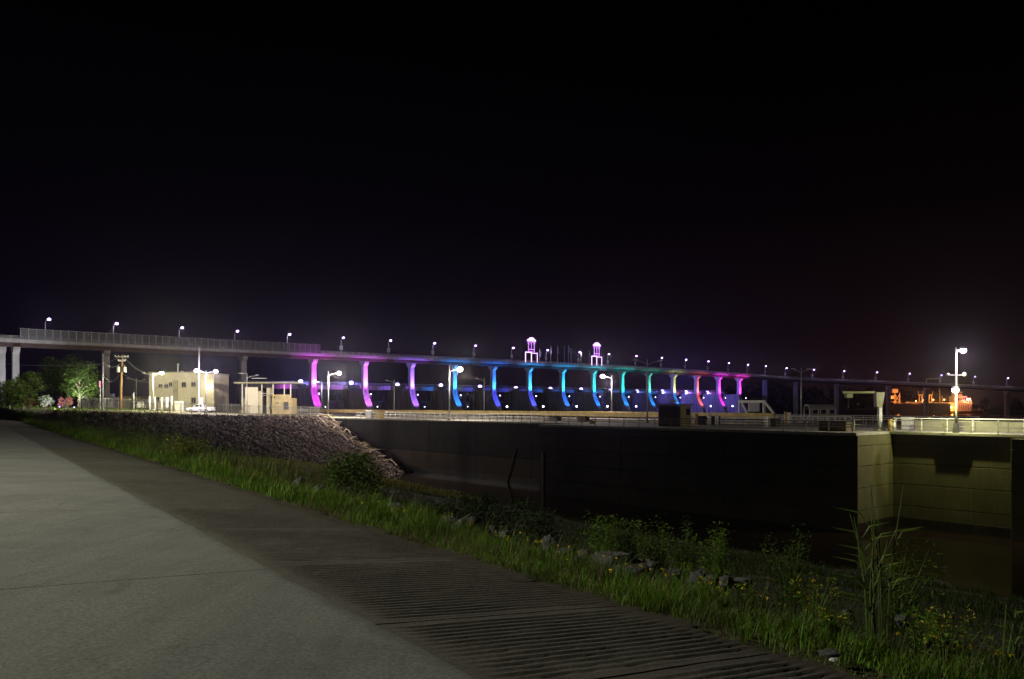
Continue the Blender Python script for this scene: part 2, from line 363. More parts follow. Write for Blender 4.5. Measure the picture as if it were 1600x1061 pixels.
def hit(px, py, y0=3., y1=260.):
    rx = (px-800)/F; rz = -(py-HY)/F
    Y = np.concatenate([np.linspace(y0, 30, 700), np.linspace(30, y1, 2500)]) if y0 < 30 else np.linspace(y0, y1, 3000); g = H(rx*Y, Y)-(EYE+rz*Y)
    i = int(np.argmax(g >= 0)); return np.array([rx*Y[i], Y[i], float(H(rx*Y[i], Y[i]))])

def terrain():
    ys = np.concatenate([np.arange(-14, 40, .5), np.arange(40, 180, 1.), np.arange(180, 330, 5.)]); xs = np.concatenate([np.arange(-330, -140, 10.), np.arange(-140, -30, 1.5), np.arange(-30, 75, .75), np.arange(75, 100, 4)])
    X, Y = np.meshgrid(xs, ys); Z = H(X, Y); nx = len(xs); ny = len(ys)
    idx = np.arange(nx*ny).reshape(ny, nx)
    Fc = np.stack([idx[:-1, :-1], idx[:-1, 1:], idx[1:, 1:], idx[1:, :-1]], -1).reshape(-1, 4)
    cx = (X[:-1, :-1]+X[1:, 1:])/2; cyy = (Y[:-1, :-1]+Y[1:, 1:])/2
    e, ez = edge_dist(cx, cyy); zc = H(cx, cyy); d = d_of(cx, cyy)
    # bank stones: where the yard's slope is the ground
    g = ((e > -.3) & (e < 32) & (np.abs(zc-(ez-e/2.9)) < .35) & (d > 3)).ravel()
    y = ((e <= -.3) & (d > 0)).ravel()
    mi = np.where(g, 1, np.where(y, 2, 0)).astype(np.int32)
    o = npmesh('ground', np.stack([X, Y, Z], -1).reshape(-1, 3), Fc, [M['ground'], M['gravel'], M['lawn']], smooth=True)
    o.data.polygons.foreach_set('material_index', mi); tag(o, kind='structure')
terrain()

# water: brown, calm
def water(name, x0, x1, y0, y1, z, col, rough):
    m, t, b = principled(name+' surface'); b.inputs['Base Color'].default_value = (*col, 1); b.inputs['Roughness'].default_value = rough; b.inputs['IOR'].default_value = 1.33
    n = N(t, 'ShaderNodeTexNoise'); n.inputs['Scale'].default_value = .9; n.inputs['Detail'].default_value = 3; co = N(t, 'ShaderNodeTexCoord'); t.links.new(co.outputs['Object'], n.inputs['Vector'])
    bp = N(t, 'ShaderNodeBump'); bp.inputs['Strength'].default_value = .06; bp.inputs['Distance'].default_value = .1; t.links.new(n.outputs['Fac'], bp.inputs['Height']); t.links.new(bp.outputs[0], b.inputs['Normal'])
    me = bpy.data.meshes.new(name); me.from_pydata([(x0, y0, z), (x1, y0, z), (x1, y1, z), (x0, y1, z)], [], [(0, 1, 2, 3)]); me.materials.append(m)
    o = bpy.data.objects.new(name, me); C.objects.link(o); return tag(o, kind='structure')
water('water', -60, 900, 20, 470, ZW, (.016, .011, .006), .09)
water('upstream_water', -300, 2500, 470, 3000, -4.6, (.03, .025, .02), .1)

# ------------------------------------------------------------------ road with slabs and the ribbed shoulder
road = bpy.data.objects.new('road', None); C.objects.link(road); tag(road, kind='structure')
SJ = [-8.8, -3.35]+[2.1+5.45*i for i in range(22)]
NSS = 40
def crown(c): return -c*.043 if c < 0 else -c*.09
for i in range(len(SJ)-1):
    s0, s1 = SJ[i]+.008, SJ[i+1]-.008; V = []; Fq = []
    cs_ = np.linspace(-8.2, -.005, 12); ss = np.linspace(s0, s1, NSS)
    for a in ss:
        for c in cs_:
            jit = (float(wob(a*2.1, 0., 1.9, 1.))*.022+random.uniform(-.012, .012)) if c > -.01 else 0.
            q = RD(a, c+jit, crown(c)+(.008 if c > -.01 else .012)); V.append(q)
    for c, a in ((-8.2, s0), (-.005, s0), (-.005, s1), (-8.2, s1)):
        V.append(RD(a, c, crown(c)-.2))
    nc = len(cs_); b0 = len(V)-4; mb = MB(); fs = []
    for r in range(NSS-1):
        for k in range(nc-1): a = r*nc+k; fs.append((a, a+1, a+nc+1, a+nc))
    fs += [tuple([b0, b0+1]+list(range(nc-1, -1, -1))), tuple([b0+1, b0+2]+[r*nc+nc-1 for r in range(NSS-1, -1, -1)]), tuple([b0+2, b0+3]+list(range((NSS-1)*nc, NSS*nc))), tuple([b0+3, b0]+[r*nc for r in range(0, NSS)])]
    mb.add(V, fs); mb.build('slab', M['concrete'], road)
# dark joint filler beneath
jf = MB()
jf.add([RD(-9, -8.2, crown(-8.2)-.03), RD(-9, .0, -.03), RD(118, .0, -.03), RD(118, -8.2, crown(-8.2)-.03)], [(0, 1, 2, 3)]); jf.build('joint_filler', M['gravel'], road)
shoulder = bpy.data.objects.new('road_shoulder', None); C.objects.link(shoulder); tag(shoulder, kind='structure')
RJ = [-4., -1.2, 1.6, 3.6, 5.25, 7.9, 10.6, 13.3, 16.0, 18.7, 21.4, 24.1, 26.8, 29.5, 32.2, 35, 38, 42, 47, 53, 60, 70, 82, 96, 117]
def ribslab(s0, s1):
    per = .092
    if s0 < 34:
        n = max(2, int((s1-s0)/per)); sv = []
        hv = []
        for i in range(n):
            a = s0+.012+(s1-s0-.024)*i/n; pr = (s1-s0-.024)/n
            for k, h in ((.0, 0), (.18, 0), (.34, -1), (.66, -1), (.82, 0)): sv.append(a+pr*k); hv.append(h)
        sv.append(s1-.012); hv.append(0)
        nc = 27
    else:
        sv = list(np.linspace(s0+.012, s1-.012, 10)); hv = [0]*10; nc = 8
    sv = np.array(sv); hv = np.array(hv, float); cc = np.concatenate([[-.07], np.linspace(.02, 2.52, nc-1)])
    S, Cc = np.meshgrid(sv, cc, indexing='ij'); Hh = np.repeat(hv[:, None], nc, 1)
    wear = np.clip(.85+.55*wob(S*1., Cc, 1.1, 3.)+.27*rng.standard_normal(S.shape), .04, 1.35)
    edge = np.clip((Cc-.12)/.25, 0, 1)*np.clip((2.42-Cc)/.2, 0, 1); sm = np.clip(np.minimum(S-s0, s1-S)/.12-.4, 0, 1)
    Z = -.09*np.maximum(Cc, 0)-.004+Hh*.018*wear*edge*sm+wob(S, Cc, 3.1, 5.)*.004
    S = S+rng.standard_normal(S.shape)*.002
    # broken outer edge
    Cc = Cc+(Cc > 2.45)*(wob(S, Cc*0, 2.3, 1.)*.12+rng.standard_normal(S.shape)*.03)
    bx = RU[0]*S+RP[0]*(Cc+2.95/RN); by = RU[1]*S+RP[1]*(Cc+2.95/RN)
    V = np.stack([bx, by, Z], -1).reshape(-1, 3); ny, nx = S.shape; idx = np.arange(nx*ny).reshape(ny, nx)
    Fc = np.stack([idx[:-1, :-1], idx[:-1, 1:], idx[1:, 1:], idx[1:, :-1]], -1).reshape(-1, 4)
    o = npmesh('ribbed_slab', V, Fc, [M['rib'], M['groove']], shoulder)
    if s0 < 34:                                               # grit packed into the groove floors
        rows = np.repeat(np.arange(ny-1) % 5 == 2, nx-1).reshape(ny-1, nx-1) & (wear[:-1, :-1] > .72+.3*rng.random((ny-1, nx-1))) & (edge[:-1, :-1] > .6) & (sm[:-1, :-1] > .3)
        o.data.polygons.foreach_set('material_index', rows.ravel().astype(np.int32))
for a, b in zip(RJ[:-1], RJ[1:]): ribslab(a, b)
jf = MB(); jf.add([RD(-4, 0, -.04), RD(-4, 2.6, -.29), RD(117, 2.6, -.29), RD(117, 0, -.04)], [(0, 1, 2, 3)]); jf.build('joint_filler', M['gravel'], shoulder)

# ------------------------------------------------------------------ lock walls
def wallrun(name, label, p0, p1, q, depth, zt, zb, m, lifts, gap=.05, cap=None, capover=0., nl=None, foot=False):
    """straight wall along the lock: lifts of concrete with recessed joints, front face at q"""
    t = thing(name, label, 'lock wall', PQ((p0+p1)/2, q, zt))
    zs = [zt]+lifts+[zb]
    bk = MB(); bk.box(PQ((p0+p1)/2, q+depth/2+.06, (zt+zb)/2-.1), (p1-p0-.1, depth-.16, zt-zb-.3), AL); bk.build('core', m, t)
    for a, b in zip(zs[:-1], zs[1:]):
        n = nl or max(1, round((p1-p0)/14)); st = (p1-p0)/n
        for i in range(n):
            mb = MB(); mb.bev(PQ(p0+st*(i+.5), q+depth/2, (a+b)/2), (st-.03, depth, a-b-gap), .03, AL); mb.build('concrete_lift', M['wallfoot'] if foot and b <= -13 else m, t)
    return t
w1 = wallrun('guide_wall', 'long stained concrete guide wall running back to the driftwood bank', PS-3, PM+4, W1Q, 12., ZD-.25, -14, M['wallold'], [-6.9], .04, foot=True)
mb = MB(); mb.bev(PQ((PS-3+PM)/2, W1Q+5.9, ZD-.125), (PM-PS+3, 12.2, .25), .03, AL); mb.build('coping', M['deck'], w1)
w2 = wallrun('lock_wall', 'black shaded concrete lock wall standing forward below the brown booth', PM, PR, W2Q, RQ-W2Q, ZD-.3, -14, M['wallshade'], [-2.4, -4.4, -6.5, -8.7], .045)
for a, b in ((-1.4, -2.4), (-2.4, -4.4), (-4.4, -6.5), (-6.5, -8.7), (-8.7, -14)):
    mb = MB(); mb.bev(PQ(PR+.06, (W2Q+RQ)/2+.02, (a+b)/2), (.12, RQ-W2Q-.02, a-b-.045), .02, AL); mb.build('end_face_lift', M['wall'], w2)
mb = MB(); mb.bev(PQ((PM+PR)/2, W2Q+8.9, ZD-.15), (PR-PM+.1, 18., .3), .03, AL); mb.build('coping', M['deck'], w2)
w3 = wallrun('lock_wall', 'lamp-lit recessed concrete lock wall with dark horizontal joints at the right', PR-.5, PX+10, RQ, 9., ZD-.3, -14, M['wall'], [-2.4, -4.4, -6.5, -8.7], .06)
mb = MB(); mb.bev(PQ((PR+PX+10)/2+.1, RQ+3.7, ZD-.15), (PX+10-PR, 8.7, .29), .03, AL); mb.build('coping', M['deck'], w3)
bt = thing('wall_buttress', 'dark concrete buttress at the right edge beside the lit recess', 'buttress', PQ(PE+4, RQ-1., ZD))
for a, b in ((-1.45, -2.4), (-2.4, -4.4), (-4.4, -6.5), (-6.5, -8.7), (-8.7, -14)):
    mb = MB(); mb.bev(PQ(PE+4, RQ-.95, (a+b)/2), (8, 1.9, a-b-.05), .03, AL); mb.build('concrete_lift', M['wall'], bt)
# wet dark band just above the water
for w_, p0, p1, q_ in ((w1, PS-3, PM+4, W1Q), (w3, PR, PX, RQ)):
    mb = MB(); mb.bev(PQ((p0+p1)/2, q_, -10.9), (p1-p0-.1, .05, 2.0), .01, AL); mb.build('tide_band', M['wet'], w_)
mb = MB(); mb.bev(PQ(PR+.12, (W2Q+RQ)/2, -10.9), (.05, RQ-W2Q-.2, 2.0), .01, AL); mb.build('tide_band', M['wet'], w2)
# fender timber and ladder slot on the guide wall
fd = MB(); a = rayq(806, W1Q-.12); b = rayq(792, W1Q-.12); fd.tube([(a[0], a[1], -5.4), (b[0], b[1], -10.9)], .09, 6)
tag(fd.build('mooring_pipe', M['darkmet'], None, (b[0], b[1], -10.9)), 'thin dark pipe leaning down the guide wall face', 'pipe')
ls = MB(); a = rayq(847.5, W2Q-.05)
ls.box((a[0], a[1], -8), (.5, .12, 6.), AL); tag(ls.build('ladder_recess', M['darkmet'], None, (a[0], a[1], -11)), 'dark vertical ladder slot at the left corner of the lock wall', 'ladder slot')

# river wall with its yellow beam and the deck behind
rw = thing('river_wall', 'far river wall of the lock behind the railings', 'lock wall', PQ(-150, 120, ZD))
PB0 = p_of(452, 120); PB1 = p_of(1210, 120)
mb = MB(); mb.bev(PQ((PB0-5+p_of(1500, 122))/2, 124, -8), (p_of(1500, 122)-PB0+5, 9, 13.6), .05, AL); mb.build('wall_body', M['deck'], rw)
yb = thing('yellow_beam', 'long yellow beam running along the far lock wall', 'beam', PQ((PB0+PB1)/2, 120, ZD))
n = 12; st = (PB1-PB0)/n
for i in range(n):
    mb = MB(); mb.bev(PQ(PB0+st*(i+.5), 120.3, -.25), (st-.04, .5, 1.0), .04, AL); mb.build('beam_segment', M['yellow'], yb)
for i in range(25):
    mb = MB(); mb.box(PQ(PB0+(PB1-PB0)*i/24, 120.3, -.9), (.35, .4, .45), AL); mb.build('support', M['darkrail'], yb)
mb = MB(); mb.bev(PQ((PS+p_of(1210, 97))/2, 92, ZD-.2), (p_of(1210, 97)-PS, 9.8, .38), .03, AL); tag(mb.build('lock_deck', M['deck'], None, tuple(PQ(-120, 92, ZD))), kind='structure')
mb = MB(); mb.bev(PQ((p_of(1210, 97)+PX)/2, 106, ZD-.3), (PX-p_of(1210, 97)+14, 25, .5), .03, AL); tag(mb.build('gate_deck', M['deck'], None, tuple(PQ(-60, 106, ZD))), kind='structure')

# ------------------------------------------------------------------ railings
def railing(name, label, pts, h=1.1, sp=1.6, nr=2, m='rail', r=.048, group=None, toe=False, pr=None):
    pts = [np.array(p, float) for p in pts]; t = thing(name, label, 'railing', pts[0], group)
    proto = None
    for a, b in zip(pts[:-1], pts[1:]):
        Ln = np.linalg.norm(b-a); k = max(1, round(Ln/sp))
        for i in range(k+1):
            if i == 0 and a is not pts[0]: continue
            c = a+(b-a)*i/k-pts[0]
            if proto is None:
                mb = MB(); mb.tube([(0, 0, 0), (0, 0, h)], pr or r, 5); proto = mb.build('post', M[m]); proto.parent = t; proto.location = tuple(c)
            else: child_copy(proto, t, c)
    for j in range(nr):
        z = h*(1-j*.5/(max(nr-1, 1)) if nr > 1 else 1); mb = MB(); mb.tube([p+np.array([0, 0, z]) for p in pts], r, 5); mb.build('rail', M[m], t)
    return t
def rq(px, q, z=ZD): a = rayq(px, q); return np.array([a[0], a[1], z])
railing('guide_wall_railing', 'pale pipe railing along the near edge of the guide wall', [rq(556, W1Q+.35), rq(842, W1Q+.35)], sp=2.0)
railing('lock_wall_railing', 'weathered pipe railing along the near edge below the brown booth', [rq(850, W2Q+.3), rq(1332, W2Q+.3)], sp=2.4, m='darkrail', nr=3)
railing('recess_railing', 'bright white pipe railing above the lit lock recess', [rq(1400, RQ+.6), rq(1700, RQ+.6)], sp=2.2, m='darkrail')
railing('chamber_railing', 'long pale railing along the near side of the lock chamber', [rq(590, 96.5), rq(1010, 96.5)], sp=1.9)
railing('chamber_gate_railing', 'busy pale railing beyond the booth by the lock chamber', [rq(1070, 96), rq(1215, 96)], sp=1.2, nr=3)
railing('river_wall_railing', 'pale railing on the far river wall right of the yellow beam', [rq(1212, 119), rq(1395, 119)], sp=1.5, nr=3)
railing('river_wall_railing', 'pale railing standing behind the lit parapet at the far right', [rq(1398, 117), rq(1530, 117)], sp=1.7, nr=2)
railing('gate_walkway_railing', 'dense pale railing across the closed lock gate', [rq(1214, 106), rq(1330, 106)], sp=.8, nr=2, r=.05)
railing('ramp_railing', 'sloping white handrail left of the jib crane', [rq(1335, 85), rq(1372, 85)], sp=1.6, m='white', r=.05)
# bright top rail and lit parapet
br = MB(); br.tube([rq(1396, RQ+1.5, ZD+1.32), rq(1720, RQ+1.5, ZD+1.32)], .055, 6)
tp = thing('handrail', 'long bright white handrail over the lit parapet', 'handrail', rq(1396, RQ+1.5)); br.build('rail', M['white'], tp)
for x in range(1400, 1720, 40):
    mb = MB(); mb.tube([rq(x, RQ+1.5), rq(x, RQ+1.5, ZD+1.32)], .05, 5); mb.build('post', M['white'], tp)
pw = thing('parapet_wall', 'low pale green-lit parapet wall behind the handrail', 'parapet', rq(1400, RQ+5)); p0 = p_of(1430, RQ+5); p1 = p_of(1750, RQ+5)
for i in range(6):
    st = (p1-p0)/6; mb = MB(); mb.bev(PQ(p0+st*(i+.5), RQ+5, ZD+.5), (st-.03, .3, 1.02), .03, AL); mb.build('wall_panel', M['parapet'], pw)

# ------------------------------------------------------------------ lamp posts
COLW = (1, .86, .72); COLV = (.85, .72, 1); COLG = (.97, 1, .42); COLB = (.22, .18, 1)
def head(mb, x, z, s, r):                                   # cobra style luminaire shell along +x
    mb.ball((x+s*.18, 0, z+.10), .42, (1., .5, .34), 10, 6)
def lamppost(label, base, h, arms, rz=0., group=None, bulb=.26, pole=(.13, .075), m='galv'):
    """arms: (reach along local x, z of the head, material of the lit lens or None, energy, colour)"""
    bulb *= .8; t = thing('lamp_post', label, 'lamp post', base, group)
    ax = np.array([math.cos(rz), math.sin(rz), 0]); B = np.array(base, float)
    mb = MB(); mb.tube([B, B+(0, 0, h*.5), B+(0, 0, h)], [pole[0], (pole[0]+pole[1])/2, pole[1]], 8); mb.build('pole', M[m], t, smooth=True)
    mb = MB(); mb.bev(B+(0, 0, .2), (.5, .5, .4), .05); mb.build('pole_base', M['deck'], t)
    for reach, z, lens, en, col in arms:
        s = 1 if reach > 0 else -1; a = B+(0, 0, z-.5); e = B+ax*reach+(0, 0, z)
        mb = MB(); mb.tube([a, a+ax*reach*.45+(0, 0, .38), e], [.05, .045, .04], 6); mb.build('arm', M[m], t)
        mb = MB(); k = len(mb.v); mb.ball((0, 0, 0), .40, (1.05, .5, .32), 10, 6)
        mb.v = [tuple(e+np.array([x*math.cos(rz)-y*math.sin(rz), x*math.sin(rz)+y*math.cos(rz), zz+.14])) for x, y, zz in mb.v]
        hd = mb.build('lamp_head', M[m], t, smooth=True)
        if lens:
            mb = MB(); mb.ball(tuple(e+(0, 0, -.02)), bulb, (1.1, 1.1, .9), 10, 8); mb.build('lamp_lens', M[lens], hd, smooth=True)
            lightat('POINT', t, e+(0, 0, -bulb-.12), en, col, .12)
    return t
def yb_(px, Y): X = (px-800)/F*Y; return np.array([X, Y, float(H(X, Y))])
def hpx(py, Y, base): return EYE-(py-HY)/F*Y-base[2]
g = 'lit lamp posts around the yard and lock'
b = yb_(239, 162); lamppost('double-arm lamp post left of the cream building, only its right lamp lit', b, hpx(582, 162, b), [(1.9, hpx(583, 162, b), 'lampg', 17000, (1, .93, .52)), (-1.9, hpx(584, 162, b), None, 0, None)], 0, g, .42)
b = yb_(322, 153); lamppost('double-arm lamp post by the pickup with both lamps lit violet white', b, hpx(578, 153, b), [(1.9, hpx(580, 153, b), 'lampv', 6500, COLV), (-1.9, hpx(579, 153, b), 'lampv', 11000, (.95, .86, .9))], 0, g, .48)
b = np.array([*rayq(513, W1Q+1.2), ZD+.1]); Y = b[1]; lamppost('lamp post with warm lamp at the top corner of the stony bank', b, hpx(580, Y, b), [(2.4, hpx(583, Y, b), 'lampw', 22000, COLW)], 0, g, .52)
b = np.array([*pt(503, 640, 230)[:2], -1.1]); lamppost('shorter lamp post against the first magenta bridge pier', b, hpx(595, 230, b), [(-2.1, hpx(596, 230, b), 'lampv', 7000, COLV)], 0, g, .55)
b = np.array([*rayq(702, W1Q+1.), ZD]); Y = b[1]; lamppost('brightest lamp post standing on the edge of the guide wall', b, hpx(571, Y, b), [(1.9, hpx(577, Y, b), 'lampw', 9000, (1, .9, .78))], 0, g, .58)
b = np.array([*rayq(956, 121.5), -.1]); Y = b[1]; lamppost('lamp post on the yellow beam with its lamp reaching left', b, hpx(586, Y, b), [(-1.9, hpx(588, Y, b), 'lampv', 8000, (1, .84, .9))], 0, g, .55)
gu = 'unlit lamp posts'
b = np.array([*rayq(1011.5, 95), ZD]); Y = b[1]; lamppost('tall unlit double-arm lamp post left of the brown booth', b, hpx(562, Y, b), [(1.9, hpx(565, Y, b), None, 0, 0), (-1.9, hpx(564, Y, b), None, 0, 0)], 0, gu)
b = np.array([*rayq(1252, 112), ZD]); Y = b[1]; lamppost('unlit double-arm lamp post left of the open shelter', b, hpx(574, Y, b), [(1.2, hpx(578, Y, b), None, 0, 0), (-1.2, hpx(578, Y, b), None, 0, 0)], 0, gu)
b = np.array([*pt(616, 640, 205)[:2], ZD]); lamppost('thin unlit lamp post in front of the second magenta pier', b, hpx(593, 205, b), [(-2.0, hpx(595, 205, b), None, 0, 0)], 0, gu)
b = np.array([*pt(756.5, 640, 195)[:2], ZD]); lamppost('thin unlit lamp post left of the fifth lit pier', b, hpx(590, 195, b), [(-1.9, hpx(592, 195, b), None, 0, 0)], 0, gu)
b = yb_(213, 196); lamppost('unlit double-arm lamp post behind the small flat-roofed building', b, hpx(591, 196, b), [(1.9, hpx(594, 196, b), None, 0, 0), (-2.2, hpx(592, 196, b), None, 0, 0)], 0, gu)
b = yb_(386, 172); lamppost('unlit lamp post sticking up behind the observation hut roof', b, hpx(584, 172, b), [(2.2, hpx(587, 172, b), None, 0, 0)], 0, gu)
# two-lamp post over the recess
bq = np.array([*rayq(1494, RQ-.15), ZD]); Yp = bq[1]
t = thing('lamp_post', 'tall lamp post over the lit recess with an upper and a lower lamp', 'lamp post', bq, g)
Ht = hpx(543, Yp, bq); hl = hpx(610, Yp, bq); hu = hpx(548, Yp, bq)
mb = MB(); mb.tube([bq, bq+(0, 0, Ht*.5), bq+(0, 0, Ht)], [.12, .10, .07], 8); mb.build('pole', M['galv'], t, smooth=True)
mb = MB(); mb.box(bq+(0, 0, .45), (.5, .5, .9), AL, taper=.7); mb.build('pole_base', M['darkmet'], t)
mb = MB(); nD = np.array([*(-Dv), 0]); LL = np.array([*Lv, 0]); mb.prism([(-1.5, 0), (1.5, 0), (.75, .42), (-.75, .42)], LL, nD, bq+nD*.28+(0, 0, -.16), (0, 0, 1), .2); mb.build('bracket_plate', M['deck'], t)
el = bq+np.array([-.86, -1.38, 0])+(0, 0, hl); eu = bq+LL*.62+(0, 0, hu)
for e_, lens, en, cl, rr in ((el, 'lampg', 2400, COLG, .30), (eu, 'lampv', 3200, (1, .85, .95), .30)):
    mb = MB(); a = bq+(0, 0, e_[2]-bq[2]-.15); mb.tube([a, (a+e_)/2+(0, 0, .2), e_+(0, 0, .12)], .04, 6); mb.build('arm', M['galv'], t)
    mb = MB(); mb.ball(tuple(e_+(0, 0, .22)), .34, (1, 1, .4), 10, 6); hd = mb.build('lamp_head', M['galv'], t, smooth=True)
    mb = MB(); mb.ball(tuple(e_), rr, (1, 1, .9), 10, 8); mb.build('lamp_lens', M[lens], hd, smooth=True)
    lightat('POINT', t, e_+(0, 0, -rr-.1), en, cl, .08)
mb = MB(); mb.box(bq+(0, 0, hpx(586, Yp, bq)), (1.7, .16, .08), 0); mb.ball(bq+np.array([.8, 0, hpx(585, Yp, bq)]), .2, nu=7, nv=5); mb.ball(bq+np.array([-.8, 0, hpx(585, Yp, bq)]), .14, nu=7, nv=5); mb.build('camera_arm', M['galv'], t)

# assumed road lamp this side of the water, unseen left of the view
b = np.array([-22.5, 9.0, .35])
t = lamppost('assumed roadside lamp post lighting the concrete road', b, 11.5, [(2.2, 11.6, 'lampw', 0, (1, .93, .74))], R(-10), g, .25)
for c_ in list(t.children):
    if c_.type == 'LIGHT': bpy.data.objects.remove(c_)
lightat('SPOT', t, b+np.array([2.2, -.4, 11.2]), 14500, (1, .975, .81), .15, b+np.array([2.2, -.4, 0]), 171, .3)   # light of the assumed lamp, as a full cut-off luminaire

# ------------------------------------------------------------------ the dam
DX0 = np.array([-72.42, 283.72]); DS = 21.34
def DP(n, off, z): a = DX0+Dv*DS*n+Lv*off; return np.array([a[0], a[1], z])
D3 = np.array([*Dv, 0]); L3 = np.array([*Lv, 0]); Z3 = np.array([0, 0, 1.])
dam = thing('dam', 'concrete river dam with gate piers and service bridge under the high bridge', 'dam', DP(6.5, -6, -6))
prof = [(-15, -10), (-15, 8), (.9, 8), (1.0, 6.6), (2.0, 4.2), (4.6, 0), (8.5, -10)]
mb = MB(); mb.prism(prof, L3, Z3, (0, 0, 0), D3, 2.7); dp0 = mb.build('dam_pier', M['dampier']); dp0.parent = dam; base = np.array(dam.location)
mb = MB(); mb.bev((-11.*Lv[0], -11.*Lv[1], 8.8), (4.6, 3.2, 1.5), .08, AL); hh0 = mb.build('hoist_house', M['dampier']); hh0.parent = dam
# curved tainter gate facing downstream
mb = MB(); vs = []; fs = []
for i in range(9):
    an = -.55+1.1*i/8; off = -13.5+7*(math.cos(an)-1)+.5; z = -1+13.5*math.sin(an)*.62
    for dd in (-9.4, 9.4): vs.append(D3*dd+L3*off+Z3*z)
for i in range(8): fs.append((2*i, 2*i+1, 2*i+3, 2*i+2))
mb.add(vs, fs)
for z in (-5, -1, 3): mb.box(L3*(-13)+Z3*z, (18.6, .5, .5), AD)
for dd in (-6, 0, 6): mb.box(D3*dd+L3*(-13.1)+Z3*(-1), (.4, .5, 13), AD)
gt0 = mb.build('gate', M['gate']); gt0.parent = dam
# service bridge span: two girders, deck, rails
sb = MB()
for o_ in (-13.2, -9.6): sb.box(L3*o_+Z3*8.4, (DS-2.2, .3, 1.4), AD)
sb.box(L3*(-11.4)+Z3*9.2, (DS-2.2, 3.9, .2), AD)
for o_ in (-13.2, -9.6):
    sb.tube([L3*o_+D3*-9.6+Z3*10.3, L3*o_+D3*9.6+Z3*10.3], .05, 4); sb.tube([L3*o_+D3*-9.6+Z3*9.8, L3*o_+D3*9.6+Z3*9.8], .04, 4)
    for k in range(13): sb.tube([L3*o_+D3*(-9.6+1.6*k)+Z3*9.2, L3*o_+D3*(-9.6+1.6*k)+Z3*10.3], .05, 4)
    for k in range(12): sb.box(L3*(o_+.2)+D3*(-9+1.6*k)+Z3*8.4, (.14, .2, 1.3), AD)
sb0 = sb.build('service_span', M['galv']); sb0.parent = dam
for n in range(-1, 14):
    pp = DP(n, 0, 0)-base; off = tuple(pp)
    for pr in (dp0, hh0):
        if n == -1: pr.location = off
        else: child_copy(pr, dam, off)
    if n < 13:
        po = tuple(DP(n+.5, 0, 0)-base)
        for pr in (gt0, sb0):
            if n == -1: pr.location = po
            else: child_copy(pr, dam, po)
# hoist lamps
DL = [(468, 596), (547, 598), (619, 601), (687, 602), (748, 604), (804, 606), (858, 607), (906, 608), (951, 610), (993, 611), (1033, 611), (1070, 612), (1103, 613)]
for i, (px, py) in enumerate(DL):
    Y = DP(i, -12, 0)[1]; c = pt(px, py, Y); c[2] = min(c[2], 12.0)
    bz = np.array([c[0], c[1], 9.5]); t = thing('hoist_lamp', 'blue-white lamp on the dam hoist deck, %s from the left' % ORD[i], 'lamp', bz, 'blue-white lamps along the dam')
    mb = MB(); mb.tube([bz+(0, 0, -.1), bz+(0, 0, .9)], .07, 6); mb.tube([bz+(0, 0, .85), c+L3*.9+(0, 0, .35)], .05, 5); mb.build('bracket', M['galv'], t)
    hd = MB(); e_ = c+L3*.9; hd.ball(tuple(e_+(0, 0, .30)), .6, (1, 1, .35), 10, 6); h_ = hd.build('lamp_head', M['galv'], t, smooth=True)
    mb = MB(); mb.ball(tuple(e_), .85, (1, 1, .8), 10, 8); mb.build('lamp_lens', M['lampb'], t, smooth=True)
    lightat('POINT', t, e_+(0, 0, -.8), 19000, COLB, .3)

# ------------------------------------------------------------------ the high bridge
bridge = thing('footbridge', 'long high footbridge on slender piers crossing above the dam', 'bridge', DP(-4.4, 0, 0))
bb = np.array(bridge.location)
path = [(-6.4, 19.9), (-4.4, 20.1), (-2, 20.1), (0, 20.2), (5, 20.5), (8, 20.5), (11, 20.1), (14.2, 19.3)]
PA = [np.array([*DP(n, 0, 0)[:2], z]) for n, z in path]
PA += [np.array(a, float) for a in ((173, 495.5, 18.6), (192.9, 502.5, 17.9), (213.5, 505, 17.1), (234.7, 505, 16.3), (255.2, 504, 15.4), (275.7, 504, 14.5), (297.3, 504, 13.5), (318.6, 504, 12.5), (345, 504, 11.5), (375, 503, 10.5))]
def sweep(name, m, prof, parent, pts=PA, closed=True, sub=6):
    """sweep a (across, up) profile along the deck line"""
    P = []
    for a, b in zip(pts[:-1], pts[1:]):
        k = max(1, int(np.linalg.norm(b-a)/sub))
        for i in range(k): P.append(a+(b-a)*i/k)
    P.append(pts[-1]); n = len(prof); vs = []; fs = []
    for i, p in enumerate(P):
        t_ = P[min(i+1, len(P)-1)]-P[max(i-1, 0)]; t_ = t_[:2]/np.linalg.norm(t_[:2]); nr = np.array([t_[1], -t_[0], 0])
        for a, z in prof: vs.append(p+nr*a+Z3*z)
    for i in range(len(P)-1):
        for j in range(n if closed else n-1):
            a = i*n+j; c = i*n+(j+1) % n; fs.append((a, c, c+n, a+n))
    mb = MB(); mb.add(vs, fs); return mb.build(name, m, parent)
dk = sweep('deck', M['bridgec'], [(-2.4, 0), (2.4, 0), (2.4, -.62), (2.0, -.75), (-2.0, -.75), (-2.4, -.62)], bridge)
for k in (-1.4, 1.4): sweep('girder', M['girder'], [(k-.2, -.76), (k+.2, -.76), (k+.12, -1.9), (k-.12, -1.9)], bridge)
sweep('kerb', M['bridgec'], [(2.1, .0), (2.42, .0), (2.42, .35), (2.1, .35)], dk)
def along(pts):
    out_ = []
    for a, b in zip(pts[:-1], pts[1:]):
        out_.append((a, b, np.linalg.norm(b-a)))
    return out_
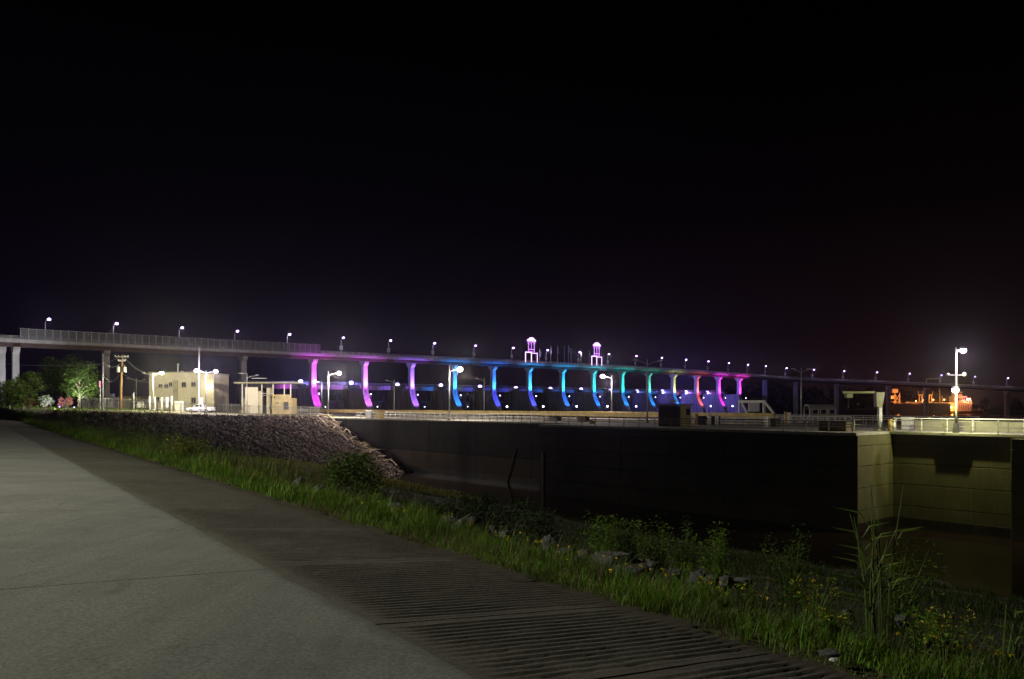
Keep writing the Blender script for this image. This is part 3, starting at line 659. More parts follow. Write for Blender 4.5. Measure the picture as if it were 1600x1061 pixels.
# railing along the deck: posts + rails, both sides as one part each side
for side in (2.3, -2.3):
    for z in (.55, .85, 1.15): sweep('rail', M['rail'], [(side-.03, z-.03), (side+.03, z-.03), (side+.03, z+.03), (side-.03, z+.03)], dk)
pm = MB(); pm.tube([(0, 0, 0), (0, 0, 1.15)], .05, 4); post0 = None
acc = 0.
for a, b, Ln in along(PA):
    k = max(1, round(Ln/3.0)); dr = (b-a)/Ln; nr = np.array([dr[1], -dr[0], 0])
    for i in range(k):
        c = a+(b-a)*i/k+nr*2.3-bb
        if post0 is None: post0 = pm.build('rail_post', M['rail']); post0.parent = bridge; post0.location = tuple(c)
        else: child_copy(post0, bridge, c)
# tall mesh screen over the left spans
def n_of(px): x = px-800; return (x+310.9)/(68.8-.0497*x)
n0, n1 = n_of(29), n_of(496)
def deckz(n): return np.interp(n, [q[0] for q in path], [q[1] for q in path])
k = 46; scr = None; sp0 = None
for i in range(k):
    a = DP(n0+(n1-n0)*i/k, 2.55, 0); b = DP(n0+(n1-n0)*(i+1)/k, 2.55, 0); za = deckz(n0+(n1-n0)*i/k)
    if scr is None:
        mb = MB(); Ls = np.linalg.norm(b-a); mb.box(D3*Ls/2+Z3*1.75, (Ls-.12, .03, 3.1), AD); scr = mb.build('screen_panel', M['bmesh']); scr.parent = bridge
        mb = MB(); mb.box(Z3*1.6, (.10, .12, 3.6), AD); mb.tube([Z3*3.3, D3*Ls+Z3*3.3], .05, 4); sp0 = mb.build('screen_post', M['galv']); sp0.parent = bridge
        scr.location = sp0.location = tuple(a+Z3*za-bb)
    else: child_copy(scr, bridge, a+Z3*za-bb); child_copy(sp0, bridge, a+Z3*za-bb)
# piers
cols = {0: ((.72, .08, 1), (.85, .05, 1)), 1: ((.62, .14, 1), (.60, .14, 1)), 2: ((.28, .12, 1), (.32, .12, 1)), 3: ((.02, .24, 1), (.02, .22, 1)), 4: ((.02, .17, 1), (.05, .07, 1)),
        5: ((.02, .32, 1), (.06, .08, 1)), 6: ((.01, .40, 1), (.02, .16, 1)), 7: ((.01, .50, .72), (.01, .16, .9)), 8: ((.01, .55, .55), (.01, .19, .85)), 9: ((.06, .66, .42), (.01, .20, .8)),
        10: ((.70, .80, .28), (.01, .22, .85)), 11: ((1, .16, .22), (1, .12, .16)), 12: ((.95, .04, 1), (.95, .04, 1)), 13: ((1, .04, .85), None)}
CN = ['magenta', 'orchid', 'violet', 'bright blue', 'deep blue', 'sky blue', 'cyan', 'teal', 'sea green', 'green', 'yellow', 'red', 'hot pink', 'fading pink']
def bridge_pier(x, y, ztop, zbase, ang, wdt=1.85):
    c = np.array([x, y, 0]); ux = np.array([math.cos(ang), math.sin(ang), 0]); uy = np.array([-ux[1], ux[0], 0])
    mb = MB(); mb.bev(c+Z3*(zbase+ztop-1.6)/2, (wdt, wdt*1.05, ztop-1.6-zbase), .15, ang); pr = mb.build('pier', M['bridgec'], bridge)
    mb = MB(); mb.prism([(-.8, -1.9), (.8, -1.9), (2.15, -.75), (2.15, 0), (-2.15, 0), (-2.15, -.75)], uy, Z3, c+Z3*ztop, ux, 1.7)
    mb.build('pier_cap', M['bridgec'], pr)
for n in range(14):
    zt = deckz(n)-1.9; c = DP(n, 0, 0); bridge_pier(c[0], c[1], zt, 7.6, AD)
for n in (-1.22, -3.23):
    c = DP(n, 0, 0); bridge_pier(c[0], c[1], deckz(n)-1.9, -1.5, AD, 1.9)
for dn in (-4.335, -4.48):
    c = DP(dn, 0, 0)+L3*(-1.2 if dn < -4.4 else .6); bridge_pier(c[0], c[1], 18.1, -1.5, AD, 1.7)
for px, Y in ((1195, 487), (1243, 499), (1307, 505), (1388, 505), (1447, 504.5), (1573, 504)):
    X = (px-800)/F*Y; ps = np.array([[q[0], q[2]] for q in PA]); zt = np.interp(X, ps[:, 0], ps[:, 1])-1.9
    bridge_pier(X, Y, zt, -6, 0, 2.3)
# floodlights on the piers
for n in range(14):
    up, low = cols[n]
    if up:
        c = DP(n, 4.7, 5.4); t = thing('pier_floodlight', '%s floodlight bracketed beside the upper shaft of the %s lit pier' % (CN[n], ORD[n]), 'floodlight', c, 'upper pier floodlights')
        mb = MB(); mb.bev(c, (.5, .5, .4), .05, AD); mb.build('housing', M['darkmet'], t)
        mb = MB(); mb.ball(tuple(c+Z3*.28), .24, nu=8, nv=6); mb.build('lens', M['dotc'], t, smooth=True)
        mb = MB(); mb.tube([c-Z3*.15, DP(n, 2.2, 3.9)], .09, 5); mb.build('bracket', M['darkmet'], t)
        lightat('SPOT', t, c+Z3*.62, 36000*(.5 if n in (9, 10, 11) else 1), up, .15, DP(n, .9, 15.5), 84, .9)
    if low:
        c = DP(n, 9.5, .55); t = thing('foot_floodlight', '%s floodlight at the foot of the sloping leg of the %s lit pier' % ('pink' if n in (0, 1, 12) else 'red' if n == 11 else 'blue', ORD[n]), 'floodlight', c, 'foot floodlights of the dam piers')
        mb = MB(); mb.bev(c-Z3*.1, (.6, .6, .5), .05, AD); mb.build('housing', M['darkmet'], t)
        mb = MB(); mb.ball(tuple(c+Z3*.42-L3*.1), .40 if n >= 4 else .16, nu=8, nv=6); mb.build('lens', M['dotc'], t, smooth=True)
        mb = MB(); mb.tube([c-Z3*.3, c-Z3*5-L3*2.4], .12, 5); mb.build('bracket', M['darkmet'], t)
        lightat('SPOT', t, c+Z3*.9-L3*.5, 19000, low, .15, DP(n, 2.2, 4.2), 58, .7)
# deck lamp posts
LN = [-4.0, -3.15, -2.24, -1.39, -.51]+[n_of(x) for x in (529, 603, 672, 736, 795, 849, 899, 945, 988, 1028, 1066, 1101, 1133, 1163, 1191)]
LPT = [np.array([*DP(n, 1.9, 0)[:2], deckz(n)]) for n in LN]+[PA[i]+np.array([0, -1.9, 0]) for i in range(8, 16)]
for i, c in enumerate(LPT):
    t = thing('bridge_lamp', 'slim bridge lamp post with violet light, %s from the left end of the bridge' % ORD[i], 'lamp post', c, 'lamp posts along the high bridge')
    hgt = 6.4; ax = D3 if i < 20 else np.array([1., 0, 0])
    mb = MB(); mb.tube([c, c+Z3*(hgt-1), c+Z3*(hgt-.3)+ax*.25, c+Z3*hgt+ax*.8], [.13, .10, .09, .08], 6); mb.build('pole', M['galv'], t)
    mb = MB(); e_ = c+Z3*(hgt+.05)+ax*.95; mb.bev(e_+Z3*.22, (1.1, .5, .2), .05, AD if i < 20 else 0); mb.build('lamp_head', M['galv'], t)
    mb = MB(); mb.ball(tuple(e_), .45, (1.1, 1, .85), 8, 6); mb.build('lamp_lens', M['lampd'], t, smooth=True)
    lightat('POINT', t, e_-Z3*.5, 1400, (.78, .62, 1), .2)
    if i >= 5:
        nr = np.array([ax[1], -ax[0], 0])
        for s_ in (-1, 1):
            mb = MB(); mb.bev(c+Z3*2.6+ax*s_*.38, (.55, .06, 1.5), .02, AD if i < 20 else 0); mb.build('banner', M['banner'], t)
        mb = MB(); mb.tube([c+Z3*3.38-ax*.7, c+Z3*3.38+ax*.7], .03, 4); mb.tube([c+Z3*1.83-ax*.7, c+Z3*1.83+ax*.7], .03, 4); mb.build('banner_rods', M['galv'], t)

# the two glowing overlook frames and flagpoles
def overlook(n, label):
    c = DP(n, 2.3, deckz(n)+.3); t = thing('overlook_tower', label, 'tower', c); k = .30*(1+.0497*n)/(1+.0497*5)
    def P2(u, v): return c+D3*u+Z3*v
    s = 1.0
    mb = MB(); b_ = 3.6
    for u in (-b_, 0, b_): mb.tube([P2(u, 0), P2(u, 4.6)], .20 if u < b_ else .14, 6)
    mb.tube([P2(-b_, 4.6), P2(0, 4.6)], .2, 6); mb.tube([P2(0, 4.3), P2(b_, 4.3)], .15, 6); mb.build('lower_frame', M['tubew'], t)
    mb = MB()
    for u in (-1.9, 1.9): mb.tube([P2(u*.95, 4.7), P2(u*.92, 8.0), P2(u*1.12, 9.6), P2(u*1.22, 10.2)], [.16, .16, .24, .3], 6)
    mb.tube([P2(-1.8, 5.9), P2(1.8, 5.9)], .22, 6); mb.tube([P2(-1.8, 4.9), P2(1.8, 4.9)], .12, 6); mb.build('upper_frame', M['tube'], t)
    mb = MB()
    for s_ in (-1, 1):
        pts = [P2(s_*(.85+.8*math.cos(a)), 8.0+1.5*math.sin(a)) for a in np.linspace(0, math.pi, 9)]; mb.tube(pts, .17, 6)
        mb.tube([P2(s_*.05, 8.1), P2(s_*.05, 6)], .10, 5)
    mb.build('arches', M['tube'], t)
    mb = MB(); mb.ball(tuple(P2(0, 10.5)), 1.0, (1.35, .5, .9), 12, 8); mb.ball(tuple(P2(-2.1, 10)), .55, (1, .5, .9), 10, 6); mb.ball(tuple(P2(2.1, 10)), .55, (1, .5, .9), 10, 6); mb.tube([P2(-2.2, 10), P2(2.2, 10)], .28, 6); mb.build('crown', M['tubew'], t, smooth=True)
    mb = MB(); mb.prism([(-4.2, -.5), (4.2, -.5), (4.2, 0), (-4.2, 0)], D3, Z3, c, L3, 2.2); mb.build('platform', M['bridgec'], t)
    lightat('POINT', t, P2(0, 7)+L3*1.2, 2500, (.7, .45, 1), .4)
overlook(n_of(825), 'left violet glowing overlook frame with crown top on the bridge')
overlook(n_of(927), 'right violet glowing overlook frame with crown top on the bridge')
for i, (px, h_, fl) in enumerate(((838.5, 6.5, 1), (856, 8.5, 1), (866.5, 8.4, 1), (877, 8.6, 0), (883.5, 9.3, 1), (887.5, 8., 0), (903, 7.6, 1), (916, 7.2, 1))):
    n = n_of(px); c = DP(n, 2.0, deckz(n)); t = thing('flagpole', 'slim flagpole on the bridge between the overlook frames, %s from the left' % ORD[i], 'flagpole', c, 'flagpoles on the bridge')
    mb = MB(); mb.tube([c, c+Z3*h_], [.10, .06], 6); mb.ball(tuple(c+Z3*h_), .14, nu=6, nv=4); mb.build('pole', M['galv'], t)
    if fl:
        mb = MB(); vs = []; fs = []
        for k in range(5):
            for z in (h_-.2, h_-2.6): vs.append(c+D3*(.05+.13*k)+L3*(.16*math.sin(k*2.2+i))+Z3*(z-.25*k))
        for k in range(4): fs.append((2*k, 2*k+1, 2*k+3, 2*k+2))
        mb.add(vs, fs); f_ = mb.build('flag', M['flag'], t); md = f_.modifiers.new('thick', 'SOLIDIFY'); md.thickness = .02

# ------------------------------------------------------------------ yard: buildings, vehicles, fences
def zy(x, y): return float(H(x, y))
# main control building
Yb = 186.; xl = (233-800)/F*Yb; xr = (336-800)/F*Yb; zb = zy((xl+xr)/2, Yb-2)-.1; zt = EYE-(583-HY)/F*Yb
bld = thing('control_building', 'two-storey cream flat-roofed control building behind the pickup', 'building', ((xl+xr)/2, Yb, zb))
def bx(name, x0, x1, y0, y1, z0, z1, m, parent, b=.04):
    mb = MB(); mb.bev(((x0+x1)/2, (y0+y1)/2, (z0+z1)/2), (x1-x0, y1-y0, z1-z0), b); return mb.build(name, M[m], parent)
def X_(px, Y=Yb): return (px-800)/F*Y
def Z_(py, Y=Yb): return EYE-(py-HY)/F*Y
bx('wall', xl, X_(313), Yb, Yb+10, zb, zt, 'brick', bld); bx('wing_wall', X_(313)+.01, xr, Yb-.8, Yb+9, zb, zt-.25, 'brick', bld)
bx('roof_coping', xl-.15, X_(313)+.05, Yb-.15, Yb+10.1, zt, zt+.3, 'parapet', bld); bx('roof_coping', X_(313)+.07, xr+.15, Yb-.95, Yb+9.1, zt-.25, zt+.05, 'parapet', bld)
for px0, px1, py0, py1 in ((248, 254, 600, 606), (257, 263, 600, 606), (264, 269.5, 597, 604), (284, 291, 597, 605), (299, 306, 597, 604), (244, 249, 620, 628), (299, 306, 621, 630)):
    f_ = bx('window', X_(px0), X_(px1), Yb-.10, Yb+.05, Z_(py1), Z_(py0), 'darkrail', bld, .02)
    wd = X_(px1)-X_(px0)
    for k in range(2): bx('pane', X_(px0)+.08+k*wd/2, X_(px0)+wd/2-.05+k*wd/2, Yb-.13, Yb-.09, Z_(py1)+.1, Z_(py0)-.1, 'glass', f_, .005)
    bx('sill', X_(px0)-.1, X_(px1)+.1, Yb-.25, Yb-.02, Z_(py1)-.14, Z_(py1)-.02, 'parapet', f_, .02)
dr_ = bx('door', X_(312.5), X_(319.5), Yb-.9, Yb-.79, zb, Z_(621), 'white', bld, .02); bx('lit_glazing', X_(313.2), X_(318.8), Yb-.95, Yb-.905, zb+.4, Z_(622), 'winlit', dr_, .01)
dr_ = bx('door', X_(259), X_(264), Yb-.1, Yb-.0, zb, Z_(620), 'white', bld, .02); bx('lit_glazing', X_(259.7), X_(263.3), Yb-.15, Yb-.105, zb+.9, Z_(621), 'winlit', dr_, .01)
bx('downpipe_shaft', X_(272), X_(278.5), Yb-.6, Yb-.01, zb, Z_(596), 'parapet', bld); bx('shaft_cap', X_(271.5), X_(279), Yb-.7, Yb-.01, Z_(596), Z_(594.5), 'darkrail', bld)
wl = MB(); wl.bev((X_(331), Yb-1.0, Z_(604)), (1.3, .35, .9), .05); wl.build('wall_lamp', M['winlit'], bld); lightat('POINT', bld, (X_(331), Yb-1.9, Z_(604)), 260, (1, .9, .75), .3)
mb = MB(); mb.tube([(X_(269.5), Yb+3, zt), (X_(269.5), Yb+3, Z_(569.5))], .14, 6); mb.ball((X_(269.5), Yb+3, Z_(569)), .32, nu=8, nv=6); mb.build('vent_stack', M['galv'], bld)
bx('roof_unit', X_(276), X_(279.5), Yb+2, Yb+3, zt+.3, Z_(579), 'galv', bld)
# stair line on the facade
mb = MB(); mb.tube([(X_(238), Yb-.25, Z_(612)), (X_(252), Yb-.25, Z_(604)), (X_(262), Yb-.25, Z_(599))], .08, 4); mb.build('conduit', M['darkrail'], bld)
# small flat building + electrical enclosures
Y2 = 205.; z2 = zy(X_(195, Y2), Y2)-.1
sm = thing('utility_building', 'low flat-roofed utility building behind the timber power pole', 'building', (X_(200, Y2), Y2, z2))
bx('wall', X_(186, Y2), X_(222, Y2), Y2, Y2+6, z2, Z_(621, Y2), 'block', sm); bx('roof', X_(184.5, Y2), X_(223.5, Y2), Y2-.5, Y2+6.3, Z_(621, Y2), Z_(619, Y2), 'parapet', sm)
bx('porch_roof', X_(166, Y2), X_(181, Y2), Y2-1.5, Y2+4, Z_(622.5, Y2), Z_(621, Y2), 'white', sm)
for px in (167, 180): bx('porch_post', X_(px, Y2)-.08, X_(px, Y2)+.08, Y2-1.4, Y2-1.24, z2, Z_(622.6, Y2), 'rail', sm, .02)
bx('roof_unit', X_(168, Y2), X_(175.5, Y2), Y2, Y2+1.4, Z_(621, Y2)+.05, Z_(615, Y2), 'galv', sm)
mb = MB(); mb.ball((X_(201, Y2), Y2+2, Z_(617, Y2)), .3, nu=8, nv=6); mb.tube([(X_(201, Y2), Y2+2, Z_(619, Y2)), (X_(201, Y2), Y2+2, Z_(617, Y2))], .2, 6); mb.build('vent', M['galv'], sm)
Y3 = 172.; 
def cabinet(label, px0, px1, py0, Y, m='galv'):
    z = zy(X_(px0, Y), Y)-.05; t = thing('utility_cabinet', label, 'cabinet', (X_((px0+px1)/2, Y), Y, z))
    bx('plinth', X_(px0, Y)-.1, X_(px1, Y)+.1, Y-.6, Y+.7, z, z+.2, 'deck', t); bx('body', X_(px0, Y), X_(px1, Y), Y-.5, Y+.6, z+.2, Z_(py0, Y), m, t)
    nn = max(1, int((px1-px0)/4)); wd = (X_(px1, Y)-X_(px0, Y))/nn
    for k in range(nn): bx('cabinet_door', X_(px0, Y)+wd*k+.05, X_(px0, Y)+wd*(k+1)-.05, Y-.56, Y-.49, z+.3, Z_(py0, Y)-.15, m, t, .02)
cabinet('grey transformer cabinet in front of the cream building', 274, 288.5, 627, 170)
cabinet('pale switch cabinet under the porch of the utility building', 167.5, 176, 624, 192)
cabinet('dark grey cabinet right of the timber pole', 205, 211, 629, 185, 'darkmet')
# bollards
for i, (px, py, Y) in enumerate(((209, 614, 176), (234, 620, 172), (242.5, 621, 172), (253, 622, 170), (268.5, 620, 172))):
    z = zy(X_(px, Y), Y); t = thing('white_post', 'white pipe post by the yard fence, %s from the left' % ORD[i], 'post', (X_(px, Y), Y, z), 'white pipe posts in the yard')
    mb = MB(); mb.tube([(X_(px, Y), Y, z), (X_(px, Y), Y, Z_(py, Y))], .13 if i == 0 else .2, 8); mb.build('pipe', M['white'], t, smooth=True)
    mb = MB(); mb.ball((X_(px, Y), Y, Z_(py, Y)), .14 if i == 0 else .2, nu=8, nv=6); mb.build('cap', M['white'], t, smooth=True)

# vehicles: local x forward
def vehicle(name, label, cat, loc, rz, pickup=True, m='white', s=1.0):
    t = thing(name, label, cat, loc, None, rz); t.scale = (s, s, s)
    def part(mb, nm, mm, par=None, smooth=False):
        o = mb.build(nm, M[mm], None, None, smooth); o.parent = par or t; return o
    sec = [(2.75, .55, .85, .82), (2.72, .42, .95, .93), (2.3, .38, 1.02, .97), (1.3, .36, 1.10, .98), (-.7, .36, 1.12, .98), (-2.6, .40, 1.12, .97), (-2.72, .5, 1.05, .93)]
    mb = MB(); vs = []; fs = []
    for x, a, b_, w_ in sec: vs += [(x, -w_*.94, a), (x, -w_, (a+b_)/2), (x, -w_*.93, b_), (x, w_*.93, b_), (x, w_, (a+b_)/2), (x, w_*.94, a)]
    for i in range(len(sec)-1):
        for j in range(6): q = i*6+j; r_ = i*6+(j+1) % 6; fs.append((q, r_, r_+6, q+6))
    fs += [(0, 1, 2, 3, 4, 5), tuple(range(len(vs)-1, len(vs)-7, -1))]; mb.add(vs, fs); part(mb, 'body', m, smooth=False)
    e0, e1 = (-.75, -.55) if pickup else (-2.6, -2.2)
    cab = [(1.35, 1.08, .90), (.62, 1.76, .74), (.3, 1.84, .72), (e1, 1.84, .72), (e0, 1.10, .90)]
    mb = MB(); vs = [(x, -w_, z) for x, z, w_ in cab]+[(x, w_, z) for x, z, w_ in cab]; n = 5
    mb.add(vs, [(0, 1, 2, 3, 4), (9, 8, 7, 6, 5)]+[(i+1, i, i+5, i+6) for i in range(4)]); cb = part(mb, 'cab', m)
    mb = MB(); mb.prism([(1.12, 1.16), (.58, 1.66), (-.4 if pickup else -2.1, 1.70), (-.5 if pickup else -2.25, 1.16)], (1, 0, 0), (0, 0, 1), (0, 0, 0), (0, 1, 0), 1.74); part(mb, 'side_window', 'glass', cb)
    mb = MB(); mb.add([(1.33, -.8, 1.14), (1.33, .8, 1.14), (.68, .68, 1.74), (.68, -.68, 1.74)], [(0, 1, 2, 3)]); part(mb, 'windscreen', 'glass', cb)
    if pickup:
        mb = MB(); mb.bev((-1.68, 0, 1.135), (1.7, 1.5, .05), .01); part(mb, 'load_bed', 'darkmet')
    w0 = None
    for x in (1.75, -1.75):
        for y in (-.88, .88):
            mb = MB(); mb.tube([(0, -.13, 0), (0, .13, 0)], .39, 14); ty = part(mb, 'wheel', 'rubber'); ty.location = (x, y, .39)
            mb = MB(); mb.tube([(0, -.14, 0), (0, .14, 0)], .2, 10); part(mb, 'rim', 'galv', ty)
    for y in (-.7, .7):
        mb = MB(); mb.bev((2.73, y, .82), (.06, .36, .2), .02); part(mb, 'headlight', 'galv'); mb = MB(); mb.bev((-2.71, y, .85), (.06, .2, .3), .02); part(mb, 'tail_light', 'redl')
    mb = MB(); mb.bev((2.80, 0, .55), (.12, 1.7, .2), .03); part(mb, 'bumper', 'galv')
    return t
b = yb_(314, 163); vehicle('pickup_truck', 'white pickup truck parked side-on before the cream building', 'pickup truck', b, R(172))
b = yb_(219, 182); vehicle('parked_car', 'white car parked behind the fence near the timber pole', 'car', b, R(120), False)
b = np.array([X_(466, 215), 215, ZD+.5]); vehicle('parked_car', 'grey car parked beyond the observation hut', 'car', b, R(10), False, 'galv')

# observation hut with stair
Yh = 183.
def Xh(p): return X_(p, Yh)
def Zh(p): return Z_(p, Yh)
zh = zy(Xh(420), Yh)-.1; hut = thing('observation_hut', 'open-sided visitor observation hut with long canopy roof and buff block base', 'hut', (Xh(415), Yh, zh))
bx('white_panel', Xh(384), Xh(404), Yh-.5, Yh-.2, zh, Zh(605), 'panel', hut); bx('panel_return', Xh(404)+.02, Xh(409), Yh-.3, Yh+2, zh, Zh(611), 'brick', hut)
bx('left_wall', Xh(376), Xh(384)-.02, Yh+.5, Yh+4, zh, Zh(622), 'brick', hut)
bx('canopy_roof', Xh(368.5), Xh(466), Yh-1.5, Yh+4.5, Zh(599.5), Zh(597), 'parapet', hut)
bx('block_base', Xh(426), Xh(456.5), Yh-.6, Yh+4, zh, Zh(622), 'block', hut); bx('balcony_wall', Xh(430), Xh(455), Yh-.4, Yh-.1, Zh(622)+.01, Zh(616.5), 'block', hut)
bx('stair_tower', Xh(417), Xh(422.5), Yh-.3, Yh+1.2, zh, Zh(606), 'brick', hut); dd = bx('dark_opening', Xh(444.5), Xh(452), Yh-.68, Yh-.59, Zh(640), Zh(628), 'darkmet', hut, .02)
bx('plaque', Xh(431), Xh(437.5), Yh-.66, Yh-.6, Zh(631), Zh(628), 'parapet', hut, .02)
for px in (379, 409.5, 427, 444.5, 454.5): bx('roof_post', Xh(px)-.1, Xh(px)+.1, Yh-.25, Yh-.05, Zh(622) if px > 425 else zh, Zh(599.6), 'rail', hut, .02)
for k in range(9):
    bx('stair_tread', Xh(409.5)+.1, Xh(417)-.1, Yh-.2+k*.32, Yh+.12+k*.32, zh+.1+k*.3, zh+.16+k*.3, 'darkmet', hut, .01)
mb = MB(); mb.tube([(Xh(422.5), Yh-.5, Zh(616)), (Xh(425.5), Yh-.5, Zh(640))], .12, 5); mb.tube([(Xh(384), Yh-.6, Zh(633)), (Xh(376), Yh-.6, Zh(644))], .10, 5); mb.build('stair_handrail', M['darkrail'], hut)
mb = MB(); mb.bev((Xh(429), Yh-.7, Zh(618)), (.5, .3, .5), .05); mb.build('yellow_sign', M['yellow'], hut)
mb = MB(); mb.tube([(Xh(409.5), Yh-.15, Zh(615)), (Xh(427), Yh-.15, Zh(615)), ], .06, 5); mb.tube([(Xh(409.5), Yh-.15, Zh(618)), (Xh(427), Yh-.15, Zh(618))], .05, 5); mb.build('balcony_rail', M['rail'], hut)
for i, (p0, p1, py) in enumerate(((369.5, 380, 583.5), (391, 414, 591.5))): bx('roof_bar', Xh(p0), Xh(p1), Yh+1, Yh+1.3, Zh(py), Zh(py-1), 'galv', hut, .02)

# chain link fences
def fence(label, pts, h, sp, m='chain', barb=True):
    t = thing('chain_link_fence', label, 'fence', pts[0]); B = np.array(pts[0], float); pr = None
    for a, b_ in zip(pts[:-1], pts[1:]):
        a = np.array(a, float); b_ = np.array(b_, float); Ln = np.linalg.norm(b_-a); k = max(1, round(Ln/sp))
        for i in range(k):
            c = a+(b_-a)*i/k; e = a+(b_-a)*(i+1)/k; c[2] = zy(c[0], c[1]); e[2] = zy(e[0], e[1])
            if pr is None: mb = MB(); mb.tube([(0, 0, -.1), (0, 0, h+.15)], .06, 5); pr = mb.build('post', M['galv']); pr.parent = t; pr.location = tuple(c-B)
            else: child_copy(pr, t, c-B)
            dv = e-c; nn = np.array([-dv[1], dv[0], 0]); nn = nn/np.linalg.norm(nn)*.012
            mb = MB(); u = (0, 0, .05); o_ = (0, 0, h); mb.add([c-nn+u, e-nn+u, e-nn+o_, c-nn+o_, c+nn+u, e+nn+u, e+nn+o_, c+nn+o_], [(0, 1, 2, 3), (7, 6, 5, 4), (3, 2, 6, 7), (0, 4, 5, 1)]); mb.build('mesh_panel', M[m], t)
            mb = MB(); mb.tube([c+o_, e+o_], .04, 4); mb.build('top_rail', M['galv'], t)
yl = lambda px, Y: (X_(px, Y), Y, zy(X_(px, Y), Y))
fence('chain-link fence along the top of the stony bank', [yl(128, 113), yl(205, 118), yl(300, 134), yl(420, 156), yl(500, 172)], 2.0, 3.2)
fence('inner chain-link fence left of the timber power pole', [yl(122, 170), yl(205, 180), yl(290, 178)], 2.3, 3.)
fence('chain-link fence between the cream building and the observation hut', [yl(336, 190), yl(375, 188)], 2.0, 2.6)

# timber power pole with transformers
Yp = 168.; px = 189.5; z = zy(X_(px, Yp), Yp); x = X_(px, Yp)
pole = thing('power_pole', 'brown timber power pole with two transformers and crossarms', 'power pole', (x, Yp, z))
mb = MB(); mb.tube([(x-.15, Yp, z-.2), (x, Yp, z+6), (x+.25, Yp, Z_(554, Yp))], [.28, .24, .18], 9); mb.build('pole', M['wood'], pole, smooth=True)
for (dx, py) in ((1.45, 557.5), (.75, 564)):
    mb = MB(); mb.bev((x+.2, Yp-.25, Z_(py, Yp)), (dx*2, .14, .18), .02); ca = mb.build('crossarm', M['galv'], pole)
    for s_ in (-1, -.5, .5, 1):
        mb = MB(); mb.tube([(x+.2+s_*dx*.95, Yp-.25, Z_(py, Yp)+.08), (x+.2+s_*dx*.95, Yp-.25, Z_(py, Yp)+.32)], [.06, .09], 6); mb.build('insulator', M['rail'], ca)
for s_ in (-1, 1):
    mb = MB(); cx_ = x+.15+s_*.68; zc = Z_(577.5, Yp); mb.tube([(cx_, Yp-.2, zc-.6), (cx_, Yp-.2, zc+.5), (cx_, Yp-.2, zc+.6)], [.36, .36, .28], 12); tr = mb.build('transformer', M['galv'], pole, smooth=False)
    mb = MB(); mb.tube([(cx_, Yp-.2, zc+.6), (cx_, Yp-.2, zc+.95)], [.07, .05], 6); mb.build('bushing', M['rail'], tr)
    mb = MB(); mb.bev((x+.12+s_*.3, Yp-.15, zc+.1), (.4, .1, .12), .02); mb.build('hanger', M['darkmet'], tr)
# slim metal pole in front of the bridge pier
Yq = 150.; xq = X_(160.5, Yq); zq = zy(xq, Yq)
mp_ = thing('metal_pole', 'slim pale metal pole standing before the unlit bridge pier', 'pole', (xq, Yq, zq))
mb = MB(); mb.tube([(xq, Yq, zq), (xq, Yq, Z_(552, Yq))], [.16, .10], 8); mb.build('shaft', M['galv'], mp_, smooth=True)
mb = MB(); mb.bev((xq, Yq, zq+.15), (.5, .5, .3), .05); mb.build('base_plate', M['deck'], mp_)
xs_ = X_(156.5, 152); mb = MB(); zs_ = zy(xs_, 152); mb.tube([(xs_, 152, zs_), (xs_, 152, Z_(596, 152))], .08, 6); sg = thing('marker_post', 'short post with red-pink self-lit reflector panel beside the metal pole', 'post', (xs_, 152, zs_)); mb.build('post', M['galv'], sg)
mb = MB(); mb.bev((xs_, 151.9, Z_(600, 152)), (.32, .1, 1.2), .02); mb.build('reflector', M['pinkglow'], sg)  # the panel's glow comes from its own emissive material
# wires
def wire(label, a, b_, sag, r=.022):
    pts = [np.array(a)+(np.array(b_)-np.array(a))*t_-np.array([0, 0, sag*4*t_*(1-t_)]) for t_ in np.linspace(0, 1, 10)]
    mb = MB(); mb.tube(pts, r, 4); tag(mb.build('power_wire', M['galv'], None, tuple(pts[0])), label, 'wire', 'power wires')
P0 = lambda px, py, Y: pt(px, py, Y)
wire('upper power wire running left from the crossarm', P0(188, 558, Yp), P0(60, 573, 210), 2.0)
wire('thin straight wire passing above the shrubs at far left', P0(160, 569, 150), P0(10, 569, 150), .3, .02)
wire('lower slack wire looping left from the transformers', P0(186, 585, Yp), P0(160, 583, 150), 1.6)
wire('middle wire drooping to the metal pole', P0(188, 568, Yp), P0(160, 565, 150), .9)
wire('wire descending from the transformers to the cream building', P0(192, 584, Yp), P0(233, 597, Yb), .5)
wire('short wire from the metal pole into the pale tree', P0(160, 578, 150), P0(120, 586, 190), .6)
wire('wire from the crossarm right toward the lamp glow', P0(193, 557, Yp), P0(236, 585, 168), .8)
# tall antenna mast in front of the building
Ym = 158.; xm = X_(311, Ym); zm = zy(xm, Ym)
am = thing('antenna_mast', 'tall slim mast rising in front of the cream building to the bridge', 'mast', (xm, Ym, zm))
mb = MB(); mb.tube([(xm, Ym, zm), (xm, Ym, Z_(590, Ym)), (xm, Ym, Z_(543, Ym))], [.13, .10, .05], 7); mb.build('shaft', M['galv'], am); mb = MB(); mb.bev((xm, Ym, zm+.15), (.6, .6, .3), .04); mb.build('footing', M['deck'], am)
for i, px in enumerate((15, 36.5, 58.5, 79)):
    Y = 128.; z = zy(X_(px, Y), Y); zt_ = Z_(634, Y); z = min(z, zt_-.4); t = thing('marker_post', 'short white marker post on the lawn, %s from the left' % ORD[i], 'post', (X_(px, Y), Y, z), 'white lawn posts')
    mb = MB(); mb.tube([(X_(px, Y), Y, z-.3), (X_(px, Y), Y, zt_)], .11, 8); mb.build('post', M['white'], t); mb = MB(); mb.ball((X_(px, Y), Y, zt_), .12, nu=8, nv=5); mb.build('cap', M['white'], t)

# ------------------------------------------------------------------ things on the lock
def Q(px, q, z=ZD): return rq(px, q, z)
